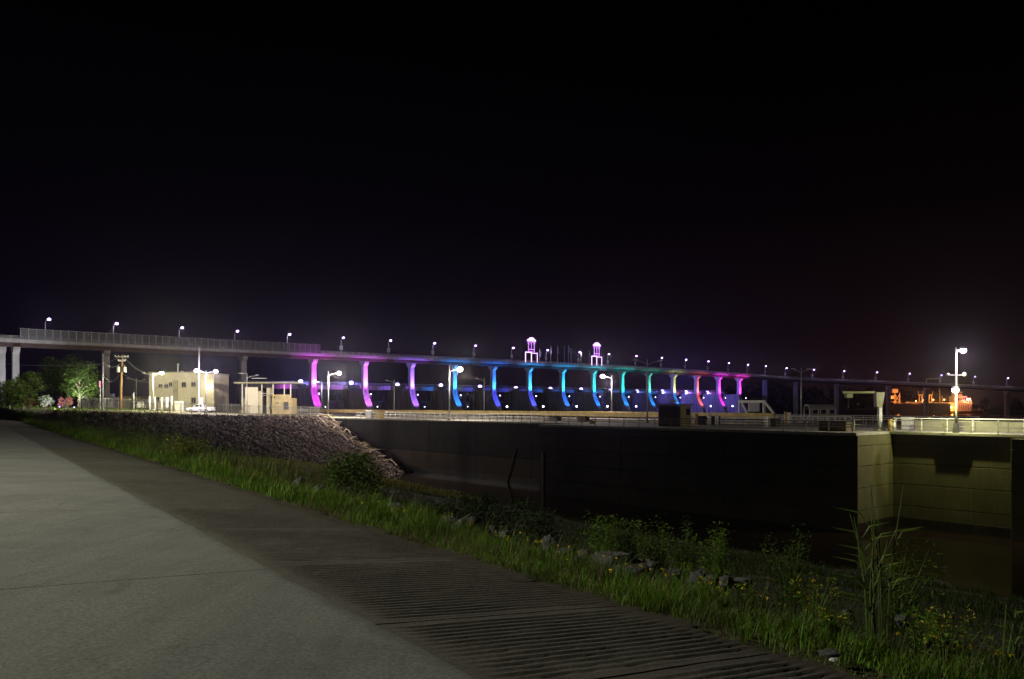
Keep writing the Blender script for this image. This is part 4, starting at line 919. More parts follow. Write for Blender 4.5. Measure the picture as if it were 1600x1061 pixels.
# booth
a = Q(1036, 79.5); bo = thing('lock_booth', 'brown metal-sided control booth on the lock wall with flat roof', 'booth', a)
L4 = L3; w_, dp_ = 3.4, 2.2
c = a+L3*.7+D3*1.4
mb = MB(); mb.bev(c+Z3*1.33, (w_, dp_, 2.66), .05, AL); mb.build('walls', M['brown'], bo)
mb = MB(); mb.bev(c+Z3*2.77, (w_+.5, dp_+.5, .18), .04, AL); rf = mb.build('roof', M['tan'], bo)
mb = MB(); mb.tube([c+Z3*2.86, c+Z3*3.3], .1, 6); mb.ball(tuple(c+Z3*3.25), .28, (1.6, 1, .5), 8, 5); mb.build('roof_vent', M['rail'], rf)
for k in range(9):
    mb = MB(); mb.box(c-L3*(w_/2-.2-k*.375)-D3*(dp_/2+.03)+Z3*1.3, (.05, .05, 2.5), AL); mb.build('siding_rib', M['brown'], bo)
e_ = c+L3*(w_/2+.03); mb = MB(); mb.bev(e_+Z3*1.32, (.06, dp_-.06, 2.6), .02, AL); ew = mb.build('end_wall', M['tan'], bo)
mb = MB(); mb.bev(e_+L3*.05+D3*.45+Z3*1.85, (.06, .8, .8), .02, AL); mb.build('window', M['glass'], ew); mb = MB(); mb.bev(e_+L3*.05-D3*.5+Z3*1.05, (.06, .8, 2.0), .02, AL); mb.build('door', M['tan'], ew)
# A-frame gate machinery
fr = thing('lifting_frame', 'pale steel frame with slanting braces over the lock gate', 'frame', Q(1158, 121))
for p0, p1, s_ in (((1156, 626), (1156, 648), .2), ((1154, 627.5), (1197, 627.5), .25), ((1158, 627), (1169, 648), .16), ((1194, 629), (1194, 648), .2), ((1196, 629), (1215, 653), .2)):
    A_ = rayq(p0[0], 121); B_ = rayq(p1[0], 121); mb = MB(); mb.tube([(A_[0], A_[1], Z_(p0[1], A_[1])), (B_[0], B_[1], Z_(p1[1], B_[1]))], s_*1.3, 4); mb.build('beam', M['rail'], fr)
# pale box beyond
a = Q(1178, 160, -1.); sg = thing('sign_panel', 'small pale panel on the far bank behind the gate frame', 'sign', a); mb = MB(); mb.bev(a+Z3*2.2, (2.6, .2, 2.2), .05, 0); mb.build('panel', M['banner'], sg); mb = MB(); mb.tube([a-Z3*.5, a+Z3*1.1], .1, 5); mb.build('post', M['galv'], sg)
# shelter
a = Q(1290, 131, -1.1); Ys = a[1]; sh = thing('open_shelter', 'open-sided shelter with pale curved metal roof beyond the railings', 'shelter', a)
def S_(px, py, dy=0.): return np.array([X_(px, Ys), Ys+dy, Z_(py, Ys)])
pr_ = [(1264.5, 641), (1266, 637.5), (1270, 634), (1276, 632.6), (1306, 632.6)]
mb = MB(); x0, x1 = X_(1265, Ys), X_(1307, Ys); vs = []; fs = []
prf = [(0, 640.5), (.5, 636.5), (1.3, 634), (2.4, 632.8), (3.5, 634), (4.3, 636.5), (4.8, 640.5)]
for dz in (0, .08):
    for xx, sh_ in ((x0, 0), (x1, 1.2)):
        for y_, py in prf: vs.append((xx+y_*.15, Ys+y_, Z_(py, Ys)+dz))
n = len(prf)
for i in range(n-1): fs += [(i, i+1, n+i+1, n+i), (2*n+i, 3*n+i, 3*n+i+1, 2*n+i+1)]
for i in range(n-1): fs += [(i, 2*n+i, 2*n+i+1, i+1), (n+i, n+i+1, 3*n+i+1, 3*n+i)]
fs += [(0, n, 3*n, 2*n), (n-1, 3*n-1, 4*n-1, 2*n-1)]
mb.add(vs, fs); mb.build('roof', M['white'], sh)
for k in range(4):
    for y_ in (.1, 4.7):
        xx = x0+.1+(x1-x0-.2)*k/3+y_*.15; mb = MB(); mb.tube([(xx, Ys+y_, -1.3), (xx, Ys+y_, Z_(640.3, Ys))], .09, 5); mb.build('post', M['white'], sh)
mb = MB(); mb.bev(((x0+x1)/2, Ys+.1, -.25), (x1-x0-.4, .12, .9), .03); mb.build('front_panel', M['deck'], sh)
# jib crane
a = Q(1374.5, 84.6); Yc = a[1]; cr = thing('jib_crane', 'pale green pillar jib crane with its arm reaching left', 'crane', a)
def K_(px, py, dy=0.): return np.array([X_(px, Yc), Yc+dy, Z_(py, Yc)])
mb = MB(); mb.tube([a, K_(1374.5, 636)], .26, 10); mb.build('pillar', M['rail'], cr, smooth=True); mb = MB(); mb.tube([K_(1371, 668, -.2), K_(1371, 636, -.2)], .07, 6); mb.build('conduit', M['darkmet'], cr)
mb = MB(); mb.prism([(X_(1367, Yc), Z_(613, Yc)), (X_(1380, Yc), Z_(613, Yc)), (X_(1380, Yc), Z_(617, Yc)), (X_(1376, Yc), Z_(636, Yc)), (X_(1368, Yc), Z_(636, Yc))], (1, 0, 0), Z3, (0, Yc, 0), (0, 1, 0), .7); mb.build('mast_head', M['parapet'], cr)
mb = MB(); mb.bev((K_(1367, 613)+K_(1316, 613))/2, (X_(1367, Yc)-X_(1316, Yc), .3, .22), .03); jb = mb.build('jib_arm', M['parapet'], cr)
mb = MB(); mb.bev(K_(1326, 618), (.72, .5, .5), .05); mb.bev(K_(1321, 616), (.25, .3, .3), .03); hb = mb.build('hoist_trolley', M['parapet'], cr)
mb = MB(); mb.tube([K_(1326, 621), K_(1325, 637)], .012, 4); mb.ball(tuple(K_(1325, 637.5)), .08, nu=6, nv=5); mb.build('hook_line', M['darkmet'], hb)
mb = MB(); mb.bev(a+Z3*.08, (.9, .9, .16), .03); mb.build('base_plate', M['deck'], cr); mb = MB(); mb.tube([K_(1380.5, 620, .4), K_(1380, 663, .4)], .05, 6); mb.build('drain_pipe', M['white'], cr)
# deck boxes and small fittings
def deckbox(name, label, cat, px0, px1, py0, q, m, dep=1.0):
    a = Q(px0, q); b_ = Q(px1, q); ln = float((b_-a)@L3); c = (a+b_)/2; h_ = Z_(py0, c[1])-ZD
    t = thing(name, label, cat, (c[0], c[1], ZD)); mb = MB(); mb.bev(c+Z3*h_/2+D3*dep/2, (ln, dep, h_), .04, AL); mb.build('box_body', M[m], t)
    mb = MB(); mb.bev(c+Z3*(h_+.04)+D3*dep/2, (ln+.1, dep+.1, .08), .02, AL); mb.build('lid', M[m], t); return t
deckbox('storage_box', 'long dark brown storage box on the lock wall right of the gate', 'storage box', 1279, 1322, 659.5, 78, 'brown', 1.2)
deckbox('machine_cabinet', 'dark machinery cabinet at the right end of the yellow beam', 'cabinet', 1203, 1213, 655, 88, 'darkmet', 1.)
deckbox('machine_cabinet', 'yellow machinery box on the deck of the guide wall', 'cabinet', 586, 593, 643.5, W1Q+2.5, 'yellow', 1.2)
deckbox('machine_cabinet', 'white machinery box left of the yellow box on the guide wall', 'cabinet', 571, 580, 642, W1Q+2.5, 'white', .8)
deckbox('machine_cabinet', 'rusty brown box on the deck left of the tall unlit lamp post', 'cabinet', 902, 915, 651, 92, 'brown', 1.)
deckbox('machine_cabinet', 'dark grey cabinet on the deck in front of the fifth lit pier', 'cabinet', 858, 871, 652, 93, 'darkmet', 1.)
deckbox('machine_cabinet', 'small buff valve box on the deck near the railing', 'cabinet', 921, 926, 657, 84, 'yellow', .6)
deckbox('machine_cabinet', 'cabinet with dark front right of the booth', 'cabinet', 1090, 1098, 651, 90, 'darkmet', 1.)
deckbox('machine_cabinet', 'second dark-fronted cabinet farther right of the booth', 'cabinet', 1110, 1119, 651, 90, 'darkmet', 1.)
deckbox('machine_cabinet', 'pale cabinet behind the white railings right of the jib crane', 'cabinet', 1408, 1424, 653, 89, 'rail', .8)
for i, (px, q, m, h_) in enumerate(((1391, 84.3, 'yellow', 1.1), (1397, 84.5, 'white', 1.0), (1088, 90, 'yellow', 1.4), (1109, 90, 'white', 1.4), (1120, 90, 'white', 1.4), (1197, 88, 'white', 1.2), (1228, 104, 'yellow', 1.6), (1233, 104, 'white', 1.5))):
    a = Q(px, q); t = thing('mooring_bollard', ['yellow bollard just right of the jib crane', 'white bollard second from the jib crane', 'yellow bollard right of the brown booth', 'white post between the two dark cabinets', 'white post right of the two dark cabinets', 'white post at the end of the yellow beam', 'yellow post on the closed lock gate', 'white post beside the yellow gate post'][i], 'bollard', a)
    mb = MB(); mb.tube([a, a+Z3*h_], [.26, .22], 10); mb.build('shaft', M[m], t, smooth=True); mb = MB(); mb.tube([a+Z3*h_, a+Z3*(h_+.12)], [.3, .28], 10); mb.build('cap', M[m], t)

# ------------------------------------------------------------------ towboat and barge beyond the bridge
Yt = 560.; wz = -4.6
def T_(px, py, dy=0.): return np.array([X_(px, Yt), Yt+dy, Z_(py, Yt)])
def tbox(name, px0, px1, py0, py1, dy, dep, m, parent):
    a = T_(px0, py1, dy); b_ = T_(px1, py0, dy); mb = MB(); mb.bev(((a[0]+b_[0])/2, Yt+dy+dep/2, (a[2]+b_[2])/2), (b_[0]-a[0], dep, b_[2]-a[2]), .08); return mb.build(name, M[m], parent)
bg_ = thing('barge', 'dark loaded barge lying ahead of the orange-lit towboat', 'barge', (X_(1440, Yt), Yt, wz))
tbox('hull', 1398, 1478, 631, 648, -6, 10, 'hull', bg_); tbox('coaming', 1402, 1476, 629.6, 631, -5, 8, 'darkrail', bg_)
for k in range(7): tbox('hatch_cover', 1416+k*6, 1420+k*6, 628+(k % 3)*.6, 629.6, -3, 4, 'boat', bg_)
tb = thing('towboat', 'towboat with stepped deckhouse lit orange by its deck lamps', 'boat', (X_(1500, Yt), Yt, wz))
mb = MB(); hp = [(1455, 648), (1540, 648), (1537, 642.5), (1480, 642.5), (1470, 640)]; mb.prism([(X_(a, Yt), Z_(b_, Yt)) for a, b_ in hp], (1, 0, 0), Z3, (0, Yt+6, 0), (0, 1, 0), 10); mb.build('hull', M['hull'], tb)
d1 = tbox('main_deckhouse', 1481, 1521, 630, 642.4, 2, 8, 'boat', tb); d2 = tbox('upper_deckhouse', 1494, 1515, 618.6, 629.9, 3, 6, 'boat', tb); tbox('boat_deck', 1455, 1522, 629.0, 630.2, 1.4, 9, 'boat', tb)
d3 = tbox('pilothouse', 1497, 1508, 612, 618.5, 3.5, 5, 'boat', tb)
for k in range(4): tbox('window', 1498+k*2.6, 1500+k*2.6, 613.5, 616, 3.4, .08, 'glass', d3)
for k in range(5): tbox('window', 1497+k*3.6, 1499.4+k*3.6, 622, 625, 2.9, .08, 'glass', d2)
for k in range(6): tbox('door', 1500+k*3.6, 1502+k*3.6, 633, 641, 1.9, .08, 'darkrail', d1)
for px in (1442, 1457):
    mb = MB(); mb.tube([T_(px-2.5, 629, 3), T_(px-1.8, 617, 3)], .35, 6); mb.tube([T_(px+2.5, 629, 3), T_(px+1.8, 617, 3)], .35, 6); mb.tube([T_(px-3.5, 617, 3), T_(px+3.5, 617, 3)], .35, 6); mb.tube([T_(px-3.5, 617, 3), T_(px-3.8, 611, 3)], .2, 5); mb.tube([T_(px+3.5, 617, 3), T_(px+3.8, 611, 3)], .2, 5); mb.build('capstan_frame', M['boat'], tb)
for px, py in ((1472, 609), (1476, 619), (1534, 635)):
    mb = MB(); mb.tube([T_(px, 630 if py < 630 else 642.5, 3), T_(px, py, 3)], .18, 5); mb.build('mast', M['boat'], tb)
mb = MB(); mb.tube([T_(1452, 592, 4), T_(1453, 612, 4)], .22, 5); mb.tube([T_(1452, 592, 4), T_(1476, 591, 4)], .16, 5); mb.tube([T_(1474, 591, 4), T_(1472, 612, 4)], .16, 5); mb.build('radar_frame', M['boat'], tb)
mb = MB(); mb.tube([T_(1514, 630, 1.2), T_(1517, 622, 1.2), T_(1520, 631, 1.2)], .45, 6); mb.build('davit', M['boat'], tb)
rl = MB(); rl.tube([T_(1500, 640.4, .6), T_(1537, 640.2, .6)], .12, 5)
for k in range(10): rl.tube([T_(1500+k*4, 642.6, .6), T_(1500+k*4, 640.3, .6)], .1, 4)
rl.build('bow_railing', M['boat'], tb)
for i, (px, py, dy, en, m) in enumerate(((1486.5, 636.5, 0, 5500, 'orange'), (1513.5, 624, 1.2, 4500, 'redlamp'), (1476.5, 624.5, 1, 1600, 'orange'), (1445, 625, 1.5, 1800, 'orange'), (1460, 624.5, 1.5, 1800, 'orange'), (1425, 627, -5.6, 900, 'orange'))):
    c = T_(px, py, dy); mb = MB(); mb.ball(tuple(c), .75 if i < 2 else .4, nu=8, nv=6); mb.build('deck_lamp', M[m], tb, smooth=True); lightat('POINT', tb, c+np.array([0, -1.3, -.2]), en, (1, .30, .04) if m == 'orange' else (1, .28, .12), .3)
cg = thing('crane_rig', 'orange-lit crane rig left of the barge behind the bridge pier', 'crane', (X_(1404, Yt), Yt, wz))
tbox('cab', 1396.5, 1405.5, 607.5, 613.5, 2, 4, 'boat', cg); tbox('lower_cab', 1393, 1399, 618, 623, 2, 4, 'boat', cg)
for px in (1401.5, 1409):
    mb = MB(); mb.tube([T_(px, 648, 3), T_(px, 613.5, 3)], .3, 5); mb.build('leg', M['boat'], cg)
mb = MB(); mb.tube([T_(1401.5, 628, 3), T_(1409, 616, 3)], .18, 4); mb.tube([T_(1401.5, 616, 3), T_(1409, 628, 3)], .18, 4); mb.tube([T_(1393, 628, 3), T_(1410, 628, 3)], .25, 4); mb.tube([T_(1393, 638, 3), T_(1410, 638, 3)], .2, 4); mb.tube([T_(1392.5, 648, 3), T_(1392.5, 616, 3)], .2, 4); mb.build('brace', M['boat'], cg)
lightat('POINT', cg, T_(1400, 622, -4), 6000, (1, .28, .05), .4)

# ------------------------------------------------------------------ far bank and trees
fb = MB(); fb.add([(120, 515, -1.5), (2400, 515, -5.2), (2400, 2600, 2), (-900, 2600, 2), (-900, 640, -1.5), (60, 560, -1.5), (60, 515, -6), (2400, 514, -8)], [(0, 1, 2, 3, 4, 5)])
fb = MB(); fb.add([(150, 520, -1.6), (262, 540, -1.6), (290, 640, -1.4), (2400, 700, -1.4), (2400, 2600, 3), (-1500, 2600, 3), (-1500, 700, -1.6), (100, 640, -1.6)], [tuple(range(8))])
tag(fb.build('far_bank', M['ground'], None, (0, 0, 0)), kind='structure')
def leaves(Cn, Rd, n, size, asp=.55, droop=.0):
    """n leaf quads spread over the shells of blobs (centres Cn, radii Rd (k,3))"""
    Cn = np.asarray(Cn, float); Rd = np.asarray(Rd, float); wv = (Rd[:, 0]*Rd[:, 1]+Rd[:, 0]*Rd[:, 2]+Rd[:, 1]*Rd[:, 2]); k = rng.choice(len(Cn), n, p=wv/wv.sum())
    u = rng.standard_normal((n, 3)); u /= np.linalg.norm(u, axis=1)[:, None]; r = rng.random(n)**.35
    c = Cn[k]+u*Rd[k]*r[:, None]+rng.standard_normal((n, 3))*size*.4
    a = rng.standard_normal((n, 3)); a[:, 2] = a[:, 2]*.5-droop; a /= np.linalg.norm(a, axis=1)[:, None]
    b_ = np.cross(a, rng.standard_normal((n, 3))+u*.6); b_ /= np.linalg.norm(b_, axis=1)[:, None]+1e-9
    s = size*(.6+.8*rng.random(n))[:, None]; a = a*s; b_ = b_*s*asp
    V = np.stack([c-a, c+b_*.5, c+a, c-b_*.5], 1).reshape(-1, 3); return V, np.arange(4*n).reshape(-1, 4)
def tree(name, label, base, h, wd, n, size, lm, bm='bark', group=None, blobs=9, bare=.0, trunk=.25, cat='tree', low=.25, lean=0.):
    base = np.array(base, float); t = thing(name, label, cat, base, group); B = base
    tops = []; mb = MB(); top = B+np.array([lean*h, 0, h*.72])
    mb.tube([B-(0, 0, .2), B+np.array([lean*h*.4, 0, h*.35]), top], [trunk, trunk*.7, trunk*.25], 7)
    Cn = []; Rd = []
    for i in range(blobs):
        an = i*2.4+random.random(); f_ = low+(1-low)*(i+.5)/blobs; rr = wd*.5*(.75 if f_ < .75 else .55)*random.uniform(.6, 1.)
        e = B+np.array([math.cos(an)*rr+lean*h*f_, math.sin(an)*rr, h*(f_*.82+.06)]); s0 = B+np.array([lean*h*.4, 0, h*max(.18, f_*.55)])
        mid = (s0+e)/2+np.array([0, 0, h*.04]); mb.tube([s0, mid, e], [trunk*.42, trunk*.28, trunk*.1], 5)
        for k in range(3):
            e2 = e+np.array([random.uniform(-1, 1), random.uniform(-1, 1), random.uniform(.1, 1)])*wd*.16; mb.tube([e, e2], [trunk*.12, trunk*.04], 4)
        Cn.append(e); Rd.append(np.array([1, 1, .8])*wd*random.uniform(.17, .26))
    mb.build('trunk', M[bm], t)
    V, Fc = leaves(Cn, Rd, n, size); npmesh('crown', V-B, Fc, M[lm], t); return t
ft = []
for i, px in enumerate(list(range(1128, 1420, 17))+[1540, 1585, 1630]):
    Y = random.uniform(640, 720); X = X_(px+random.uniform(-5, 5), Y); top = 604-7*math.sin((px-1110)*.016)+random.uniform(-5, 5) if px < 1420 else 622
    h_ = Z_(top, Y)+1.6
    tree('riverside_tree', 'dark silhouetted tree on the far bank, %s from the left' % ORD[i], (X, Y, -1.6), h_, h_*.85, 1100, 1.1, 'leafd', group='trees on the far bank', blobs=10, trunk=.5, low=.08)
# left trees
def ty(px, Y): return (X_(px, Y), Y, zy(X_(px, Y), Y))
b = ty(124, 178); tree('yard_tree', 'pale-branched tree lit bright green from below by the fence', b, Z_(563, 178)-b[2], 8.2, 5200, .24, 'leafb', 'palebark', blobs=14, trunk=.28, low=.2)
b = ty(92, 215); tree('yard_tree', 'tall dark green tree behind the lit pale-branched tree', b, Z_(555, 215)-b[2], 12.5, 7000, .36, 'leaf', blobs=14, trunk=.4, low=.2)
b = ty(140, 205); tree('yard_tree', 'dark tree between the lit tree and the unlit bridge pier', b, Z_(578, 205)-b[2], 8.5, 4500, .30, 'leaf', blobs=10, trunk=.3, low=.1)
b = ty(46, 158); tree('yard_tree', 'young olive-green tree right of the twin bridge piers', b, Z_(578, 158)-b[2], 5.6, 3200, .24, 'leaf', blobs=11, trunk=.18, low=.12)
b = ty(14, 150); tree('yard_shrub', 'broad dark shrub below the twin bridge piers', b, Z_(594, 150)-b[2], 8.0, 4200, .26, 'leaf', blobs=12, trunk=.15, low=.08, cat='shrub')
b = ty(-25, 152); tree('yard_shrub', 'shrub cut by the left edge below the bridge', b, Z_(592, 152)-b[2], 7.0, 2600, .26, 'leaf', blobs=10, trunk=.15, low=.08, cat='shrub')
# flowering shrubs on the lawn
def bloom(label, px, pyt, Y, wpx, lm, base_lm, n):
    b = np.array(ty(px, Y)); h_ = max(1., Z_(pyt, Y)-b[2]); wd = wpx*Y/F; t = thing('flowering_shrub', label, 'shrub', b, 'flowering shrubs on the lawn')
    Cn = [b+np.array([random.uniform(-.35, .35)*wd, random.uniform(-.3, .3)*wd, h_*random.uniform(.35, .8)]) for _ in range(8)]
    mb = MB()
    for c in Cn: mb.tube([b, (b+c)/2+(0, 0, .1), c], [.06, .04, .02], 4)
    mb.build('stem', M['bark'], t)
    Rd = [np.array([1, 1, .8])*wd*random.uniform(.14, .22) for _ in Cn]; V, Fc = leaves(Cn, Rd, 900, .16); npmesh('foliage', V-b, Fc, M[base_lm], t)
    V, Fc = leaves(Cn, np.array(Rd)*1.08, n, .13, .9); npmesh('blossom', V-b, Fc, M[lm], t)
bloom('russet-leaved shrub left of the white flowering shrub', 46, 620, 140, 22, 'redl', 'leaf', 700)
bloom('white flowering shrub on the lit lawn', 71, 616, 138, 25, 'whitep', 'leaf', 700)
bloom('pink flowering shrub on the lit lawn', 105, 619, 140, 22, 'pinkp', 'leaf', 900)
# garden light by the shrubs; uplights at the lit tree and twin bridge piers are assumed, unseen sources; the right-hand shrub spotlight is added for brightness
for label, px, Y, aim, en, cl in (('assumed garden uplight at the foot of the pale-branched tree', 128, 172.5, (126, 592, 179), 9000, (.9, 1, .72)), ('small blue-white garden light left of the pink flowering shrub', 93, 131, (66, 626, 139), 6000, (.9, .95, 1)), ('added spotlight right of the pink flowering shrub', 116, 131, (104, 626, 140), 4500, (1, .95, .85)), ('added uplight assumed at the foot of the twin bridge piers', 22, 206, (12, 545, 222), 15000, (.85, .86, 1))):
    c = np.array(ty(px, Y)); t = thing('garden_light', label, 'garden light', c, 'garden lights'); mb = MB(); mb.tube([c, c+Z3*.5], .05, 6); mb.build('stake', M['darkmet'], t)
    mb = MB(); mb.ball(tuple(c+Z3*.6), .09, nu=8, nv=6); mb.build('lens', M['lampb'], t, smooth=True); lightat('SPOT', t, c+Z3*.85, en, cl, .1, pt(*aim), 75, .8)

# ------------------------------------------------------------------ bank stones and driftwood
def stones():
    n = 15000; X = rng.uniform(-70, -8, 60000); Y = rng.uniform(80, 178, 60000); e, ez = edge_dist(X, Y); z = H(X, Y); q = Dv[0]*X+Dv[1]*Y
    ok = (e > -.2) & (e < 31) & (np.abs(z-(ez-e/2.9)) < .45) & (d_of(X, Y) > 4) & (q < W1Q-.6) & (z > ZW)
    ok &= (e < 7.5+5.5*wob(X, Y, .21, 4.)+rng.random(60000)*5+np.clip((X+47)*2.5, 0, 24))
    X, Y, z = X[ok][:n], Y[ok][:n], z[ok][:n]; n = len(X)
    ico = np.array([(-1, 0, -.5), (1, .1, -.5), (0, 1, -.4), (0, -1, -.5), (-.5, .5, .7), (.6, .4, .6), (.1, -.6, .8)]); Fi = np.array([(0, 4, 6), (4, 5, 6), (5, 1, 6), (1, 3, 6), (3, 0, 6), (0, 2, 4), (2, 5, 4), (2, 1, 5), (0, 3, 2), (3, 1, 2)])
    V = np.repeat(ico[None], n, 0)*(1+.35*rng.standard_normal((n, 7, 3))); an = rng.uniform(0, 6.28, n); ca, sa = np.cos(an)[:, None], np.sin(an)[:, None]
    s = (.11+.34*rng.random(n)**3.)[:, None]; x = (V[..., 0]*ca-V[..., 1]*sa)*s; y = (V[..., 0]*sa+V[..., 1]*ca)*s; zz = V[..., 2]*s*.8
    V = np.stack([x+X[:, None], y+Y[:, None], zz+z[:, None]+.08], -1).reshape(-1, 3); Fc = (Fi[None]+7*np.arange(n)[:, None, None]).reshape(-1, 3)
    tag(npmesh('riprap', V, Fc, M['riprap']), 'broken grey-brown riprap stones covering the far bank', 'riprap', kind='stuff')
stones()
for i in range(46):
    f_ = i/46; a = .25+.75*random.random()
    px = 500+140*(random.random()**.8)+(-20 if i % 3 == 0 else 0); py = 654+(px-505)*.52+random.uniform(-4, 16)
    c = hit(px, min(py, 738), 60, 200); ln = random.uniform(2.2, 6.5); an = random.uniform(0, 3.14); dz = random.uniform(-.12, .25)
    u = np.array([math.cos(an), math.sin(an), 0])*ln/2
    z0, z1 = zy(*(c-u)[:2]), zy(*(c+u)[:2]); z0 = max(z0, -11); z1 = max(z1, -11)
    if abs(z1-z0) > 2.5: z0 = z1 = c[2]
    t = thing('driftwood_branch', 'bleached driftwood branch in the tangle on the bank beside the guide wall', 'driftwood', c, 'driftwood branches on the bank')
    A_ = np.array([c[0]-u[0], c[1]-u[1], z0+.45]); B_ = np.array([c[0]+u[0], c[1]+u[1], z1+.5+abs(dz)*2]); md_ = (A_+B_)/2+np.array([random.uniform(-.2, .2), random.uniform(-.2, .2), .12])
    r_ = random.uniform(.06, .15); mb = MB(); mb.tube([A_, md_, B_], [r_, r_*.85, r_*.4], 6); mb.build('stem', M['drift'], t)
    mb = MB(); mb.tube([md_, md_+u*.35+np.array([-u[1], u[0], 0])*.3+(0, 0, .3)], [r_*.6, r_*.2], 5); mb.build('twig', M['drift'], t)

# boulders beside the road
BL = [(968, 880, 62), (915, 868, 34), (885, 862, 26), (935, 872, 24), (1003, 884, 30), (860, 846, 24), (738, 817, 34), (704, 812, 22), (614, 792, 34), (578, 786, 18), (1020, 880, 14), (1092, 899, 24), (1112, 902, 20), (1135, 905, 20), (1060, 893, 18), (1160, 908, 18), (500, 760, 16), (470, 752, 18), (1325, 956, 18), (1412, 966, 18), (790, 832, 20), (770, 826, 18)]
for i, (px, py, sz) in enumerate(BL):
    # nearest ground just beyond the grass strip at this column
    r = (px-800)/F; Yg = (2.95+RN*(2.5+1.95+.5*((i*37) % 10)/10))/(r+.7); c = np.array([r*Yg, Yg, 0]); zt = EYE-(py-HY)/F*Yg; s = sz*Yg/F*.66
    c[2] = max(zt-s*.35, zy(c[0], c[1])+s*.1)
    t = thing('boulder', ['largest pale boulder in the row behind the roadside grass', 'boulder just left of the largest one', 'boulder two places left of the largest one', 'small boulder wedged left of the largest one', 'boulder touching the right of the largest one', 'dark boulder left of the main row', 'pointed boulder below the low bushes', 'small boulder left of the pointed one', 'grey boulder under the leafy bush', 'small stone left of the grey boulder under the bush', 'small stone right of the main boulder row', 'left stone of the broken heap on the right', 'second stone of the broken heap on the right', 'third stone of the broken heap on the right', 'stone between the main row and the broken heap', 'rightmost stone of the broken heap', 'stone at the foot of the far grassy hollow', 'leftmost stone in the roadside row', 'stone left of the tall reed clump', 'round stone right of the tall reed clump', 'stone midway between pointed boulder and dark boulder', 'small stone right of the pointed boulder'][i], 'boulder', c, 'boulders beyond the roadside grass')
    mb = MB(); mb.ball(tuple(c), s, (1.15+.3*random.random(), .9, .62+.3*random.random()), 9, 7, jit=.16); o = mb.build('stone', M['rock'], t); o.rotation_euler = (random.uniform(-.3, .3), random.uniform(-.4, .4), random.random()*6)

# ------------------------------------------------------------------ grass
def blades(X, Y, Z, hgt, wid, lean, seg=2):
    n = len(X); an = rng.uniform(0, 6.283, n); dx, dy = np.cos(an), np.sin(an); px_, py_ = -dy, dx; V = np.zeros((n, 2*seg+1, 3)); l = lean*(.3+rng.random(n))*hgt
    for k in range(seg):
        f_ = k/seg; w_ = wid*(1-.55*f_); ox = dx*l*f_**2; oy = dy*l*f_**2
        for s_, j in ((-1, 0), (1, 1)):
            V[:, 2*k+j, 0] = X+ox+s_*px_*w_; V[:, 2*k+j, 1] = Y+oy+s_*py_*w_; V[:, 2*k+j, 2] = Z+hgt*f_*(1-.15*f_*lean)
    V[:, 2*seg, 0] = X+dx*l; V[:, 2*seg, 1] = Y+dy*l; V[:, 2*seg, 2] = Z+hgt*(1-.2*lean)
    F3 = []
    for k in range(seg-1): F3 += [(2*k, 2*k+1, 2*k+3), (2*k, 2*k+3, 2*k+2)]
    F3 += [(2*seg-2, 2*seg-1, 2*seg)]; F3 = np.array(F3)
    return V.reshape(-1, 3), (F3[None]+(2*seg+1)*np.arange(n)[:, None, None]).reshape(-1, 3)
def strip(n, s0, s1, c0, c1, pw=1.0):
    s = s0+(s1-s0)*rng.random(n)**pw; c = c0+(c1-c0)*rng.random(n); a = RU[None]*s[:, None]+RP[None]*(c[:, None]+2.5+2.95/RN); return a[:, 0], a[:, 1], s, c
Vs, Fs, off = [], [], 0
def push(V, Fc):
    global off
    Vs.append(V); Fs.append(Fc+off); off += len(V)
for n, s0, s1, wid, hh in ((80000, -3.5, 14, .0038, .28), (90000, 11, 40, .0055, .37), (50000, 36, 112, .014, .48)):
    X, Y, s, c = strip(n, s0, s1, .02, 2.0)
    dens = np.clip(.75+.6*wob(X, Y, 1.7, 1.), 0, 1)*np.clip((c+.02)/.55, .12, 1)*np.clip((2.05-c)/.6, .1, 1); k = rng.random(n) < dens; X, Y, c = X[k], Y[k], c[k]
    clump = .62+.95*np.clip(wob(X, Y, 2.6, 4.)+.5*wob(X, Y, 7.1, 2.), -.35, 1.1)
    h_ = hh*clump*(.35+1.0*rng.random(len(X))**1.4)*np.clip(.4+c/.6, .4, 1.05)*np.clip(1.9-.6*c, .5, 1)*(.8+.35*wob(X, Y, .8, 2.)); push(*blades(X, Y, H(X, Y)-.01, h_, wid*(.7+.6*rng.random(len(X))), .55, 3))
tag(npmesh('roadside_grass', np.concatenate(Vs), np.concatenate(Fs), M['grass']), 'long green grass strip along the ribbed shoulder', 'grass', kind='stuff')
Vs, Fs, off = [], [], 0
for n, s0, s1, wid in ((700, -3.5, 14, .0028), (600, 12, 50, .006)):
    X, Y, s, c = strip(n, s0, s1, .35, 2.2); push(*blades(X, Y, H(X, Y), .30+.32*rng.random(n)**2, wid, .5, 3))
    f_ = rng.random(n) < .5; V, Fc = leaves(np.stack([X[f_], Y[f_], H(X[f_], Y[f_])+.34+.2*rng.random(f_.sum())], -1), np.full((f_.sum(), 3), .02), int(f_.sum())*3, .012 if s1 < 20 else .025, .4); Fc = np.concatenate([Fc[:, :3], Fc[:, [0, 2, 3]]]); push(V, Fc)
tag(npmesh('grass_stalks', np.concatenate(Vs), np.concatenate(Fs), M['dead']), 'thin seeding stalks standing above the roadside grass', 'grass', kind='stuff')
Vs, Fs, off = [], [], 0
